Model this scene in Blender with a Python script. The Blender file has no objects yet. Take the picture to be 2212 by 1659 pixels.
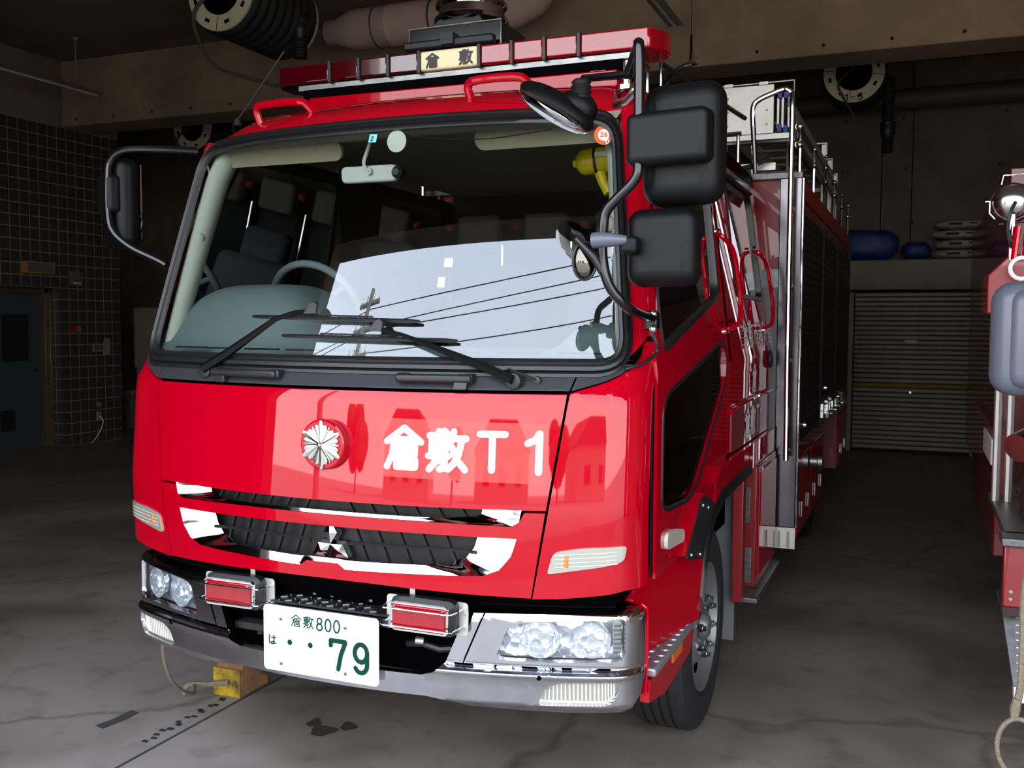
import bpy, bmesh, math, random
from math import sin, cos, pi, radians, sqrt
from mathutils import Vector, Matrix
from mathutils import noise as mnoise
random.seed(7)
SC = bpy.context.scene
COL = SC.collection
# ------------------------------------------------------------------ camera
def cam_axes(yaw, pitch, roll):
    f = Vector((-sin(yaw)*cos(pitch), cos(yaw)*cos(pitch), -sin(pitch)))
    r = Vector((cos(yaw), sin(yaw), 0)); u = r.cross(f)
    return cos(roll)*r+sin(roll)*u, -sin(roll)*r+cos(roll)*u, f
cd = bpy.data.cameras.new('camera'); cam = bpy.data.objects.new('camera', cd); COL.objects.link(cam)
_r, _u, _f = cam_axes(0.39298549907635155, 0.06066231959655545, 0.00536734985060177)
m = Matrix.Identity(4)
for i in range(3):
    m[i][0], m[i][1], m[i][2] = _r[i], _u[i], -_f[i]
m.translation = Vector((1.7805843511961381, -2.695226867596249, 1.6561707568642685))
cam.matrix_world = m
cd.sensor_fit = 'HORIZONTAL'; cd.sensor_width = 36; cd.lens = 36*2123.2429156787284/2212
cd.clip_start = .05; cd.clip_end = 300
SC.camera = cam
# ------------------------------------------------------------------ sky, exposure
W = bpy.data.worlds.new('sky'); SC.world = W; W.use_nodes = True
nt = W.node_tree; nt.nodes.clear()
tc = nt.nodes.new('ShaderNodeTexCoord'); sx = nt.nodes.new('ShaderNodeSeparateXYZ'); rp = nt.nodes.new('ShaderNodeValToRGB')
bg = nt.nodes.new('ShaderNodeBackground'); wo = nt.nodes.new('ShaderNodeOutputWorld')
nt.links.new(tc.outputs['Generated'], sx.inputs[0]); nt.links.new(sx.outputs['Z'], rp.inputs[0])
rp.color_ramp.elements[0].position = 0.0; rp.color_ramp.elements[0].color = (1.0, .985, .96, 1)
rp.color_ramp.elements[1].position = 1.0; rp.color_ramp.elements[1].color = (.52, .66, .95, 1)
e = rp.color_ramp.elements.new(.35); e.color = (.84, .91, 1.0, 1)
nt.links.new(rp.outputs[0], bg.inputs[0]); bg.inputs[1].default_value = 6.0
nt.links.new(bg.outputs[0], wo.inputs[0])
sd = bpy.data.lights.new('sun', 'SUN'); sun = bpy.data.objects.new('sun', sd); COL.objects.link(sun)
sd.energy = 12.0; sd.angle = radians(1.0); sd.color = (1.0, .95, .86)
sun.rotation_euler = Vector((-.72, -.10, -.70)).to_track_quat('-Z', 'Y').to_euler(); sun.location = (20, 5, 20)
VS = SC.view_settings
VS.view_transform = 'Standard'; VS.look = 'None'; VS.gamma = 1.0; VS.use_curve_mapping = False; VS.exposure = 0.0
try:
    SC.cycles.max_bounces = 10; SC.cycles.diffuse_bounces = 5; SC.cycles.glossy_bounces = 5
    SC.cycles.transparent_max_bounces = 16; SC.cycles.sample_clamp_indirect = 6.0
    SC.cycles.use_denoising = True
except Exception: pass

# ------------------------------------------------------------------ helpers
def lin(c):
    def g(v):
        v /= 255.0
        return v/12.92 if v <= .04045 else ((v+.055)/1.055)**2.4
    return (g(c[0]), g(c[1]), g(c[2]), 1)
MATS = {}
def mat(name, col, rough=.5, metal=0.0, coat=0.0, noise=None, bump=None, ior=1.5, trans=0.0, emit=0.0, spec=.5, alpha=None):
    """noise=(scale, amount 0..1, second colour or None)  bump=(scale, strength)"""
    M = bpy.data.materials.new(name); M.use_nodes = True; t = M.node_tree; b = t.nodes['Principled BSDF']
    c = lin(col)
    b.inputs['Base Color'].default_value = c; b.inputs['Roughness'].default_value = rough; b.inputs['Metallic'].default_value = metal
    b.inputs['Coat Weight'].default_value = coat; b.inputs['Coat Roughness'].default_value = .02; b.inputs['IOR'].default_value = ior
    b.inputs['Specular IOR Level'].default_value = spec
    if trans: b.inputs['Transmission Weight'].default_value = trans
    if emit:
        b.inputs['Emission Color'].default_value = c; b.inputs['Emission Strength'].default_value = emit
    co = None
    if noise or bump:
        co = t.nodes.new('ShaderNodeTexCoord')
    if noise:
        n = t.nodes.new('ShaderNodeTexNoise'); n.inputs['Scale'].default_value = noise[0]; n.inputs['Detail'].default_value = 6
        n.inputs['Roughness'].default_value = .62
        t.links.new(co.outputs['Object'], n.inputs['Vector'])
        r = t.nodes.new('ShaderNodeValToRGB'); r.color_ramp.elements[0].position = .34; r.color_ramp.elements[1].position = .68
        k = 1-noise[1]
        c2 = lin(noise[2]) if len(noise) > 2 and noise[2] else (c[0]*k, c[1]*k, c[2]*k, 1)
        r.color_ramp.elements[0].color = c2; r.color_ramp.elements[1].color = c
        t.links.new(n.outputs['Fac'], r.inputs[0]); t.links.new(r.outputs[0], b.inputs['Base Color'])
    if bump:
        n = t.nodes.new('ShaderNodeTexNoise'); n.inputs['Scale'].default_value = bump[0]; n.inputs['Detail'].default_value = 5
        t.links.new(co.outputs['Object'], n.inputs['Vector'])
        bn = t.nodes.new('ShaderNodeBump'); bn.inputs['Strength'].default_value = bump[1]; bn.inputs['Distance'].default_value = .01
        t.links.new(n.outputs['Fac'], bn.inputs['Height']); t.links.new(bn.outputs[0], b.inputs['Normal'])
    MATS[name] = M
    return M
def glass(name, tint, refl=1.9, rough=0.0, ior=1.5, opac=0.0):
    """clear sheet: transparent body plus mirror reflection weighted by Fresnel (both faces of the sheet)"""
    M = bpy.data.materials.new(name); M.use_nodes = True; t = M.node_tree; t.nodes.clear()
    o = t.nodes.new('ShaderNodeOutputMaterial'); tr = t.nodes.new('ShaderNodeBsdfTransparent'); gl = t.nodes.new('ShaderNodeBsdfGlossy')
    fr = t.nodes.new('ShaderNodeFresnel'); mu = t.nodes.new('ShaderNodeMath'); mx = t.nodes.new('ShaderNodeMixShader')
    tr.inputs[0].default_value = lin(tint); gl.inputs['Roughness'].default_value = rough; gl.inputs[0].default_value = (1, 1, 1, 1)
    fr.inputs[0].default_value = ior; mu.operation = 'MULTIPLY'; mu.inputs[1].default_value = refl; mu.use_clamp = True
    t.links.new(fr.outputs[0], mu.inputs[0]); t.links.new(mu.outputs[0], mx.inputs[0])
    t.links.new(tr.outputs[0], mx.inputs[1]); t.links.new(gl.outputs[0], mx.inputs[2]); t.links.new(mx.outputs[0], o.inputs[0])
    MATS[name] = M
    return M

def link(o, parent=None):
    COL.objects.link(o)
    if parent is not None:
        o.parent = parent
        if parent.get('_w') is not None:
            w = parent['_w']; o.matrix_parent_inverse = Matrix.Translation((-w[0], -w[1], -w[2]))
    return o
def tag(o, label=None, cat=None, group=None, kind=None):
    if label: o['label'] = label
    if cat: o['category'] = cat
    if group: o['group'] = group
    if kind: o['kind'] = kind
    return o
def thing(name, loc, label, cat, group=None):
    o = bpy.data.objects.new(name, None); o.location = loc; o['_w'] = list(loc); o.empty_display_size = .1
    COL.objects.link(o)
    return tag(o, label, cat, group)
class MB:
    def __init__(s): s.v = []; s.f = []
    def add(s, vs, fs):
        b = len(s.v); s.v += [Vector(v) for v in vs]; s.f += [tuple(b+i for i in f) for f in fs]; return s
    def box(s, x0, x1, y0, y1, z0, z1):
        return s.add([(x0,y0,z0),(x1,y0,z0),(x1,y1,z0),(x0,y1,z0),(x0,y0,z1),(x1,y0,z1),(x1,y1,z1),(x0,y1,z1)],
                     [(3,2,1,0),(4,5,6,7),(0,1,5,4),(1,2,6,5),(2,3,7,6),(3,0,4,7)])
    def hexa(s, p):   # 8 points in box order
        return s.add(p, [(3,2,1,0),(4,5,6,7),(0,1,5,4),(1,2,6,5),(2,3,7,6),(3,0,4,7)])
    def obox(s, c, size, R=None):
        R = R or Matrix.Identity(3); c = Vector(c); h = Vector(size)/2
        pts = [c+R@Vector((a*h.x, b*h.y, d*h.z)) for a, b, d in ((-1,-1,-1),(1,-1,-1),(1,1,-1),(-1,1,-1),(-1,-1,1),(1,-1,1),(1,1,1),(-1,1,1))]
        return s.hexa(pts)
    def tube(s, pts, r, n=10, closed=False, caps=True):
        pts = [Vector(p) for p in pts]; N = len(pts)
        rs = r if isinstance(r, (list, tuple)) else [r]*N
        prev = None; rings = []
        for i, p in enumerate(pts):
            a = pts[i-1] if (i > 0 or closed) else p; b = pts[(i+1) % N] if (i < N-1 or closed) else p
            t = (b-a)
            if t.length < 1e-9: t = Vector((0,0,1))
            t.normalize()
            if prev is None:
                u = t.orthogonal().normalized()
            else:
                u = prev-t*prev.dot(t)
                u = u.normalized() if u.length > 1e-6 else t.orthogonal().normalized()
            prev = u; w = t.cross(u)
            rings.append([p+(u*cos(2*pi*k/n)+w*sin(2*pi*k/n))*rs[i] for k in range(n)])
        b = len(s.v)
        for R in rings: s.v += R
        L = N if closed else N-1
        for i in range(L):
            i2 = (i+1) % N
            for k in range(n):
                s.f.append((b+i*n+k, b+i*n+(k+1) % n, b+i2*n+(k+1) % n, b+i2*n+k))
        if caps and not closed:
            s.f.append(tuple(b+k for k in reversed(range(n)))); s.f.append(tuple(b+(N-1)*n+k for k in range(n)))
        return s
    def cyl(s, a, b, r, n=16, r2=None): return s.tube([a, b], [r, r if r2 is None else r2], n)
    def lathe(s, prof, c, axis='Z', n=24, R=None, cap=True):
        """prof: (radius, height) along the axis"""
        c = Vector(c); b = len(s.v)
        if R is None:
            R = {'Z': Matrix.Identity(3), 'Y': Matrix(((1,0,0),(0,0,1),(0,-1,0))), 'X': Matrix(((0,0,1),(1,0,0),(0,1,0)))}[axis]
        for r, h in prof:
            for k in range(n):
                s.v.append(c+R@Vector((r*cos(2*pi*k/n), r*sin(2*pi*k/n), h)))
        for i in range(len(prof)-1):
            for k in range(n):
                s.f.append((b+i*n+k, b+i*n+(k+1) % n, b+(i+1)*n+(k+1) % n, b+(i+1)*n+k))
        if cap:
            if prof[0][0] > 1e-6: s.f.append(tuple(b+k for k in reversed(range(n))))
            if prof[-1][0] > 1e-6: s.f.append(tuple(b+(len(prof)-1)*n+k for k in range(n)))
        return s
    def ball(s, c, r, n=14, sc=(1,1,1), R=None):
        pr = [(max(1e-4, sin(pi*i/n)), -cos(pi*i/n)) for i in range(n+1)]
        b = len(s.v); s.lathe(pr, (0,0,0), n=n*2, cap=False)
        R = R or Matrix.Identity(3); c = Vector(c)
        for i in range(b, len(s.v)):
            v = s.v[i]; s.v[i] = c+R@Vector((v.x*r*sc[0], v.y*r*sc[1], v.z*r*sc[2]))
        return s
    def prism(s, poly, o, u, v, d):
        """flat outline (a,b) in frame o+a*u+b*v, extruded by vector d"""
        o, u, v, d = Vector(o), Vector(u), Vector(v), Vector(d); n = len(poly); b = len(s.v)
        s.v += [o+u*a+v*c for a, c in poly]+[o+u*a+v*c+d for a, c in poly]
        s.f.append(tuple(b+i for i in range(n))); s.f.append(tuple(b+n+i for i in reversed(range(n))))
        for i in range(n):
            j = (i+1) % n; s.f.append((b+i, b+n+i, b+n+j, b+j))
        return s
    def strip(s, rails, closed=False):
        """rails: list of equal-length polylines"""
        n = len(rails[0]); b = len(s.v)
        for r in rails: s.v += [Vector(p) for p in r]
        for i in range(len(rails)-1):
            for k in range(n if closed else n-1):
                k2 = (k+1) % n
                s.f.append((b+i*n+k, b+i*n+k2, b+(i+1)*n+k2, b+(i+1)*n+k))
        return s
    def mesh(s, name, m=None, smooth=32, fix=True):
        me = bpy.data.meshes.new(name); me.from_pydata([tuple(v) for v in s.v], [], s.f); me.update()
        if fix:
            bm = bmesh.new(); bm.from_mesh(me); bmesh.ops.recalc_face_normals(bm, faces=bm.faces); bm.to_mesh(me); bm.free()
        if m is not None: me.materials.append(MATS[m] if isinstance(m, str) else m)
        if smooth:
            me.polygons.foreach_set('use_smooth', [True]*len(me.polygons)); me.set_sharp_from_angle(angle=radians(smooth))
        return me
    def build(s, name, m, parent=None, smooth=32, bevel=0, seg=2, fix=True):
        o = bpy.data.objects.new(name, s.mesh(name, m, smooth, fix))
        if bevel:
            md = o.modifiers.new('bevel', 'BEVEL'); md.width = bevel; md.segments = seg; md.limit_method = 'ANGLE'; md.angle_limit = radians(40)
            md.harden_normals = False
        return link(o, parent)
def inst(name, me, parent, M):
    o = bpy.data.objects.new(name, me); o.matrix_basis = M if isinstance(M, Matrix) else Matrix.Translation(M)
    return link(o, parent)
def rotz(a): return Matrix.Rotation(a, 3, 'Z')
def euler(a, b, c): return (Matrix.Rotation(c, 3, 'Z') @ Matrix.Rotation(b, 3, 'Y') @ Matrix.Rotation(a, 3, 'X'))
def arc(cx, cy, r, a0, a1, n=8, ry=None):
    ry = r if ry is None else ry
    return [(cx+r*cos(radians(a0+(a1-a0)*i/n)), cy+ry*sin(radians(a0+(a1-a0)*i/n))) for i in range(n+1)]
def rrect(x0, x1, y0, y1, r, n=5):
    return arc(x1-r, y1-r, r, 0, 90, n)+arc(x0+r, y1-r, r, 90, 180, n)+arc(x0+r, y0+r, r, 180, 270, n)+arc(x1-r, y0+r, r, 270, 360, n)
def rpoly(pts, r, n=5, closed=True):
    """round the corners of a 2D/3D polyline; r one value or per-corner list"""
    P = [Vector(p) for p in pts]; N = len(P); out = []
    for i in range(N):
        if not closed and i in (0, N-1): out.append(P[i]); continue
        rr = r[i] if isinstance(r, (list, tuple)) else r
        a, b, c = P[i-1], P[i], P[(i+1) % N]
        da = (a-b); dc = (c-b); t = min(rr, da.length*.48, dc.length*.48)
        if t < 1e-5: out.append(b); continue
        p0 = b+da.normalized()*t; p1 = b+dc.normalized()*t
        for k in range(n+1):
            s = k/n; out.append(p0*(1-s)**2+b*2*s*(1-s)+p1*s*s)
    return out
def t2(L): return [(p[0], p[1]) for p in L]
def smoothpath(pts, n=6):
    P = [Vector(p) for p in pts]; out = []
    for i in range(len(P)-1):
        p0 = P[max(i-1, 0)]; p1 = P[i]; p2 = P[i+1]; p3 = P[min(i+2, len(P)-1)]
        for k in range(n):
            t = k/n
            out.append(.5*((2*p1)+(p2-p0)*t+(2*p0-5*p1+4*p2-p3)*t*t+(3*p1-p0-3*p2+p3)*t**3))
    out.append(P[-1]); return out
def interp(x, xs, ys):
    if x <= xs[0]: return ys[0]
    for i in range(1, len(xs)):
        if x <= xs[i]: return ys[i-1]+(ys[i]-ys[i-1])*(x-xs[i-1])/(xs[i]-xs[i-1])
    return ys[-1]
def panel(name, outer, holes, mp, m, parent, thick=.006, du=.03, dv=.03, ul=(), vl=(), back=False):
    """sheet cut to an outline with holes, laid on the surface mp(u,v,depth), with a rim of the given thickness"""
    bm = bmesh.new(); edges = []
    for loop in [outer]+list(holes):
        vs = [bm.verts.new((p[0], p[1], 0)) for p in loop]
        edges += [bm.edges.new((vs[i], vs[(i+1) % len(vs)])) for i in range(len(vs))]
    bmesh.ops.triangle_fill(bm, use_beauty=True, use_dissolve=False, edges=edges, normal=(0, 0, 1))
    us = [p[0] for p in outer]; vv = [p[1] for p in outer]
    def cuts(a, b, st, ex):
        c = list(ex)
        if st:
            k = math.ceil((a+1e-4)/st)
            while k*st < b-1e-4: c.append(k*st); k += 1
        return c
    for ax, L in ((0, cuts(min(us), max(us), du, ul)), (1, cuts(min(vv), max(vv), dv, vl))):
        for c in L:
            co = [0, 0, 0]; no = [0, 0, 0]; co[ax] = c; no[ax] = 1
            bmesh.ops.bisect_plane(bm, geom=bm.verts[:]+bm.edges[:]+bm.faces[:], dist=1e-6, plane_co=co, plane_no=no)
    bm.verts.index_update()
    V = []; N = []; e = 2e-4
    def nrm(u, v):
        a = mp(u+e, v, 0)-mp(u-e, v, 0); b = mp(u, v+e, 0)-mp(u, v-e, 0); n = a.cross(b)
        if n.length < 1e-12: return Vector((0, -1, 0))
        n.normalize(); i = mp(u, v, .01)-mp(u, v, 0)
        return -n if n.dot(i) > 0 else n
    for v in bm.verts:
        V.append(mp(v.co.x, v.co.y, 0)); N.append(nrm(v.co.x, v.co.y))
    F = []; LN = []
    for f in bm.faces:
        ids = [v.index for v in f.verts]
        p = [V[i] for i in ids]; fn = Vector()
        for i in range(1, len(p)-1): fn += (p[i]-p[0]).cross(p[i+1]-p[0])
        if fn.dot(N[ids[0]]) < 0: ids.reverse()
        F.append(tuple(ids)); LN += [N[i] for i in ids]
    if thick:
        bk = {}
        for ed in bm.edges:
            if len(ed.link_faces) == 1:
                q = []
                for v in ed.verts:
                    if v.index not in bk:
                        bk[v.index] = len(V); V.append(mp(v.co.x, v.co.y, thick))
                a, b = ed.verts[0].index, ed.verts[1].index
                fa = [a, b, bk[b], bk[a]]
                n = (V[b]-V[a]).cross(V[bk[a]]-V[a])
                c = ed.link_faces[0].calc_center_median(); md = (ed.verts[0].co+ed.verts[1].co)/2; o2 = md-c
                out = mp(md.x+o2.x*.05, md.y+o2.y*.05, 0)-mp(md.x, md.y, 0)
                if n.dot(out) < 0: fa.reverse(); n = -n
                n = n.normalized() if n.length > 1e-12 else Vector((0, 0, 1))
                F.append(tuple(fa)); LN += [n]*4
    bm.free()
    me = bpy.data.meshes.new(name); me.from_pydata([tuple(v) for v in V], [], F)
    me.materials.append(MATS[m]); me.polygons.foreach_set('use_smooth', [True]*len(me.polygons))
    if len(LN) == len(me.loops): me.normals_split_custom_set([tuple(n) for n in LN])
    return link(bpy.data.objects.new(name, me), parent)
# ---- stroke lettering (rounded strokes drawn on a surface)
STK = {
 'kura': [[(.04,.64),(.5,.97),(.96,.64)], [(.3,.69),(.7,.69)], [(.8,.32),(.8,.57),(.22,.57),(.2,.34),(.06,.04)], [(.22,.45),(.8,.45)], [(.22,.32),(.8,.32)],
          [(.32,.2),(.82,.2),(.82,.04),(.32,.04),(.32,.2)]],
 'shiki': [[(.04,.86),(.52,.86)], [(.28,.97),(.28,.42)], [(.42,.98),(.48,.92)], [(.1,.74),(.46,.74),(.46,.48),(.1,.48),(.1,.74)], [(.1,.61),(.46,.61)],
           [(.02,.36),(.54,.36)], [(.22,.36),(.18,.18),(.05,.03)], [(.21,.24),(.45,.24),(.43,.06),(.32,.04)], [(.66,.97),(.63,.8),(.55,.6)],
           [(.64,.8),(.98,.8)], [(.88,.8),(.8,.4),(.68,.18),(.54,.04)], [(.63,.58),(.76,.28),(.97,.04)]],
 'T': [[(.08,.93),(.92,.93)], [(.5,.93),(.5,.05)]],
 '1': [[(.1,.72),(.5,.80),(.72,.95),(.72,.05)]],
 '7': [[(.05,.78),(.05,.95),(.92,.95),(.92,.9),(.66,.5),(.5,.02)]],
 '9': [arc(.5,.66,.36,0,360,20,.29), [(.86,.66),(.86,.3)]+arc(.5,.3,.36,0,-150,10,.28)],
 '8': [arc(.5,.74,.3,0,360,16,.22), arc(.5,.27,.38,0,360,16,.25)],
 '0': [arc(.5,.5,.38,0,360,20,.47)],
 'ha': [[(.14,.95),(.08,.5),(.14,.06)], [(.4,.7),(.95,.72)], [(.7,.95),(.7,.2)]+arc(.52,.17,.18,10,-200,10,.13)+[(.6,.3),(.95,.1)]],
 '5': [[(.85,.95),(.25,.95),(.2,.55)]+arc(.5,.33,.36,120,-150,12,.28)],
 '-': [[(.15,.5),(.85,.5)]],
 '2': [arc(.5,.68,.36,165,-20,10,.27)+[(.1,.05),(.92,.05)]],
 '6': [arc(.5,.32,.36,0,360,18,.29), [(.14,.32),(.2,.62),(.62,.96)]],
 'shi': [[(.5,1.0),(.5,.88)], [(.02,.82),(.98,.82)], [(.16,.15),(.16,.6),(.84,.6),(.84,.2),(.7,.17)], [(.5,.82),(.5,-.02)]],
 'shou': [[(.06,.92),(.22,.82)], [(.02,.64),(.18,.54)], [(.04,.03),(.22,.36)], [(.64,.98),(.64,.62)], [(.4,.92),(.48,.74)], [(.9,.92),(.8,.74)],
          [(.42,.0),(.42,.6),(.88,.6),(.88,.08),(.76,.05)], [(.42,.42),(.88,.42)], [(.42,.24),(.88,.24)]],
 'bou': [[(.08,.0),(.08,.93),(.36,.93),(.26,.62),(.38,.4),(.24,.28)], [(.68,1.0),(.68,.84)], [(.42,.8),(.99,.8)], [(.62,.8),(.58,.4),(.4,.02)], [(.6,.54),(.9,.54),(.88,.08),(.72,.05)]],
 'kyoku': [[(.18,.94),(.84,.94),(.84,.7),(.18,.7)], [(.18,.94),(.16,.4),(.04,.02)], [(.18,.5),(.92,.5),(.9,.04),(.76,.02)], [(.34,.34),(.68,.34),(.68,.14),(.34,.14),(.34,.34)]],
}
def lettering(name, items, w, mp, m, parent, depth=.0015):
    """items: (glyph, u0, v0, width, height[, stroke]); strokes laid on mp(u,v,d)"""
    root = None; cnt = 0
    for it in items:
        mb = MB()
        g, u0, v0, gw, gh = it[:5]; hw = (it[5] if len(it) > 5 else w)/2
        for st in STK[g]:
            P = [Vector((u0+a*gw, v0+b*gh)) for a, b in st]
            # overlapping discs + quads, all at one level
            for i, p in enumerate(P):
                cnt += 1; dd = -depth-cnt*1.2e-5
                ring = [mp(p.x+hw*cos(2*pi*k/10), p.y+hw*sin(2*pi*k/10), dd) for k in range(10)]
                mb.add(ring, [tuple(range(10))])
                if i+1 < len(P):
                    q = P[i+1]; d = q-p
                    if d.length < 1e-6: continue
                    n = Vector((-d.y, d.x)).normalized()*hw
                    k = max(1, int(d.length/.05))
                    for j in range(k):
                        a = p+d*(j/k); b = p+d*((j+1)/k)
                        cnt += 1; mb.add([mp(x.x, x.y, -depth-cnt*1.2e-5) for x in (a+n, a-n, b-n, b+n)], [(0, 1, 2, 3)])
        root = mb.build(name, m, parent, smooth=0, fix=False)
    return root
# ------------------------------------------------------------------ materials
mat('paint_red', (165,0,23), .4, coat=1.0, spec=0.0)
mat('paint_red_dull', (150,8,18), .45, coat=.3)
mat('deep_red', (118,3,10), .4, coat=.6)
mat('sticker_red', (222,22,22), .42, coat=.5)
mat('white_letter', (240,240,240), .6, spec=.2)
mat('side_letter', (214,210,210), .8, spec=.1)
mat('chrome', (222,222,224), .045, 1.0)
mat('chrome_worn', (205,205,210), .14, 1.0, noise=(9,.12))
mat('steel_dark', (112,110,114), .16, 1.0, noise=(5,.15))
mat('steel', (196,196,192), .2, 1.0, noise=(5,.15))
mat('steel_dull', (150,150,148), .38, 1.0, noise=(14,.3))
mat('aluminium', (205,203,198), .45, .85, noise=(12,.12))
mat('tread_plate', (120,120,120), .4, .8, noise=(60,.35))
mat('black_plastic', (30,30,33), .42)
mat('black_matte', (22,22,23), .8)
mat('cowl_grey', (46,46,51), .5)
mat('cover_grey', (12,12,14), .45, spec=.2)
mat('mirror_black', (9,9,10), .45, bump=(900,.05), spec=.2)
mat('tube_black', (14,14,16), .16, coat=.1)
mat('rubber', (22,22,24), .42)
mat('tyre', (26,26,27), .75, noise=(20,.3), bump=(120,.1))
mat('wheel_silver', (128,127,128), .45, .55, noise=(10,.15))
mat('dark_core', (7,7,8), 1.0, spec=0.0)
mat('grille_black', (24,24,26), .38)
mat('grille_back', (33,31,31), .55)
mat('lens_red', (150,0,16), .14, coat=.8, noise=(40,.2))
mat('lens_red_shaded', (66,0,8), .08, coat=1.0, noise=(14,.3))  # shaded copy of the red lens, the dimmer light put into its colour
mat('sign_cream', (226,214,170), .4)
mat('ink_grey', (58,56,58), .6)
mat('plate_white', (238,240,242), .35)
mat('plate_green', (8,56,42), .7, spec=.1)
mat('lamp_white', (215,212,200), .18, coat=1.0, noise=(90,.2))
mat('amber', (214,110,30), .25, coat=.6)
mat('lens_rib', (186,184,172), .14, .5, coat=1.0)
mat('kerb_glass', (104,100,94), .03, 1.0)
mat('step_grey', (150,150,154), .4, .6)
mat('dash', (118,132,134), .6, bump=(700,.08))
mat('trim_pale', (214,218,204), .6)
mat('lining', (168,158,134), .85)
mat('seat_dark', (36,37,42), .9, noise=(40,.25))
mat('seat_pale', (104,98,90), .8)
mat('reflector', (238,241,245), .16, .65)
mat('cab_dark', (40,38,38), .85)
mat('yellow', (222,196,12), .4)
mat('mirror_glass', (225,232,236), .02, 1.0)
mat('paper', (228,228,222), .7)
mat('sticker_blue', (120,196,220), .5)
mat('sticker_orange', (205,84,30), .5)
mat('white_plastic', (205,210,204), .4)
mat('cream_flange', (226,216,178), .55, noise=(8,.12))
mat('hose_black', (24,22,21), .7)
mat('duct', (214,184,166), .6, noise=(4,.15))
mat('pipe_grey', (86,76,66), .6, noise=(4,.2))
mat('wall_concrete', (186,158,128), .85, noise=(1.1,.38), bump=(9,.25))
mat('ceil_concrete', (150,126,106), .9, noise=(.9,.35), bump=(10,.3))
mat('back_concrete', (120,106,88), .9, noise=(1.2,.45), bump=(9,.2))
mat('grout', (138,128,104), .9)
mat('tile_dark', (66,64,64), .3, noise=(3,.25))
mat('shutter', (136,130,122), .5, .3, noise=(3,.2))
mat('shutter_yellow', (150,112,24), .6)
mat('header', (128,120,108), .6, noise=(3,.2))
mat('tarp_blue', (26,58,128), .5, noise=(6,.4), bump=(14,.4))
mat('sack', (158,150,142), .6, noise=(8,.15), bump=(20,.3))
mat('ink_black', (20,20,20), .7)
mat('door_grey', (64,72,76), .5)
mat('frame_steel', (128,110,84), .35, .6)
mat('box_orange', (176,128,62), .5)
mat('box_grey', (100,100,100), .5)
mat('red_plain', (160,20,24), .5)
mat('rope', (128,116,98), .9, noise=(120,.4))
mat('chock_yellow', (196,160,20), .6, noise=(16,.6,(60,50,30)))
mat('chock_rust', (150,110,76), .8, noise=(14,.4))
mat('tape', (66,66,66), .85, noise=(40,.3))
mat('tape_black', (34,34,34), .9)
mat('oil', (74,70,67), .35, noise=(30,.2))
mat('asphalt', (150,146,138), .9, noise=(3,.2))
mat('house_wall', (176,168,152), .9); mat('house_roof', (74,70,70), .8); mat('leaf', (58,78,40), .9, noise=(3,.5))
mat('pole_concrete', (120,118,112), .9); mat('wire', (25,25,25), .8)
mat('ladder_blue', (28,62,140), .5)
mat('red_knob', (150,30,26), .5)
mat('grey_mirror', (84,88,100), .34, noise=(3,.05))
mat('lamp_tube', (150,146,136), .5)
mat('board', (150,140,120), .8)
mat('water_bottle', (60,90,130), .2)
glass('windscreen', (238,243,240), 3.1)
glass('side_glass', (120,128,126), 2.2)
glass('lamp_lens', (236,240,244), 1.5)
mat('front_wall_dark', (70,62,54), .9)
def facet_mat(name, col, sc, st, rough, metal):
    M = mat(name, col, rough, metal); t = M.node_tree; b = t.nodes['Principled BSDF']
    co = t.nodes.new('ShaderNodeTexCoord'); v = t.nodes.new('ShaderNodeTexVoronoi'); v.inputs['Scale'].default_value = sc; v.feature = 'F1'
    bn = t.nodes.new('ShaderNodeBump'); bn.inputs['Strength'].default_value = st; bn.inputs['Distance'].default_value = .02
    t.links.new(co.outputs['Object'], v.inputs['Vector']); t.links.new(v.outputs['Distance'], bn.inputs['Height']); t.links.new(bn.outputs[0], b.inputs['Normal'])
facet_mat('reflector_facets', (244,246,250), 30, .45, .1, .6)
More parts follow.
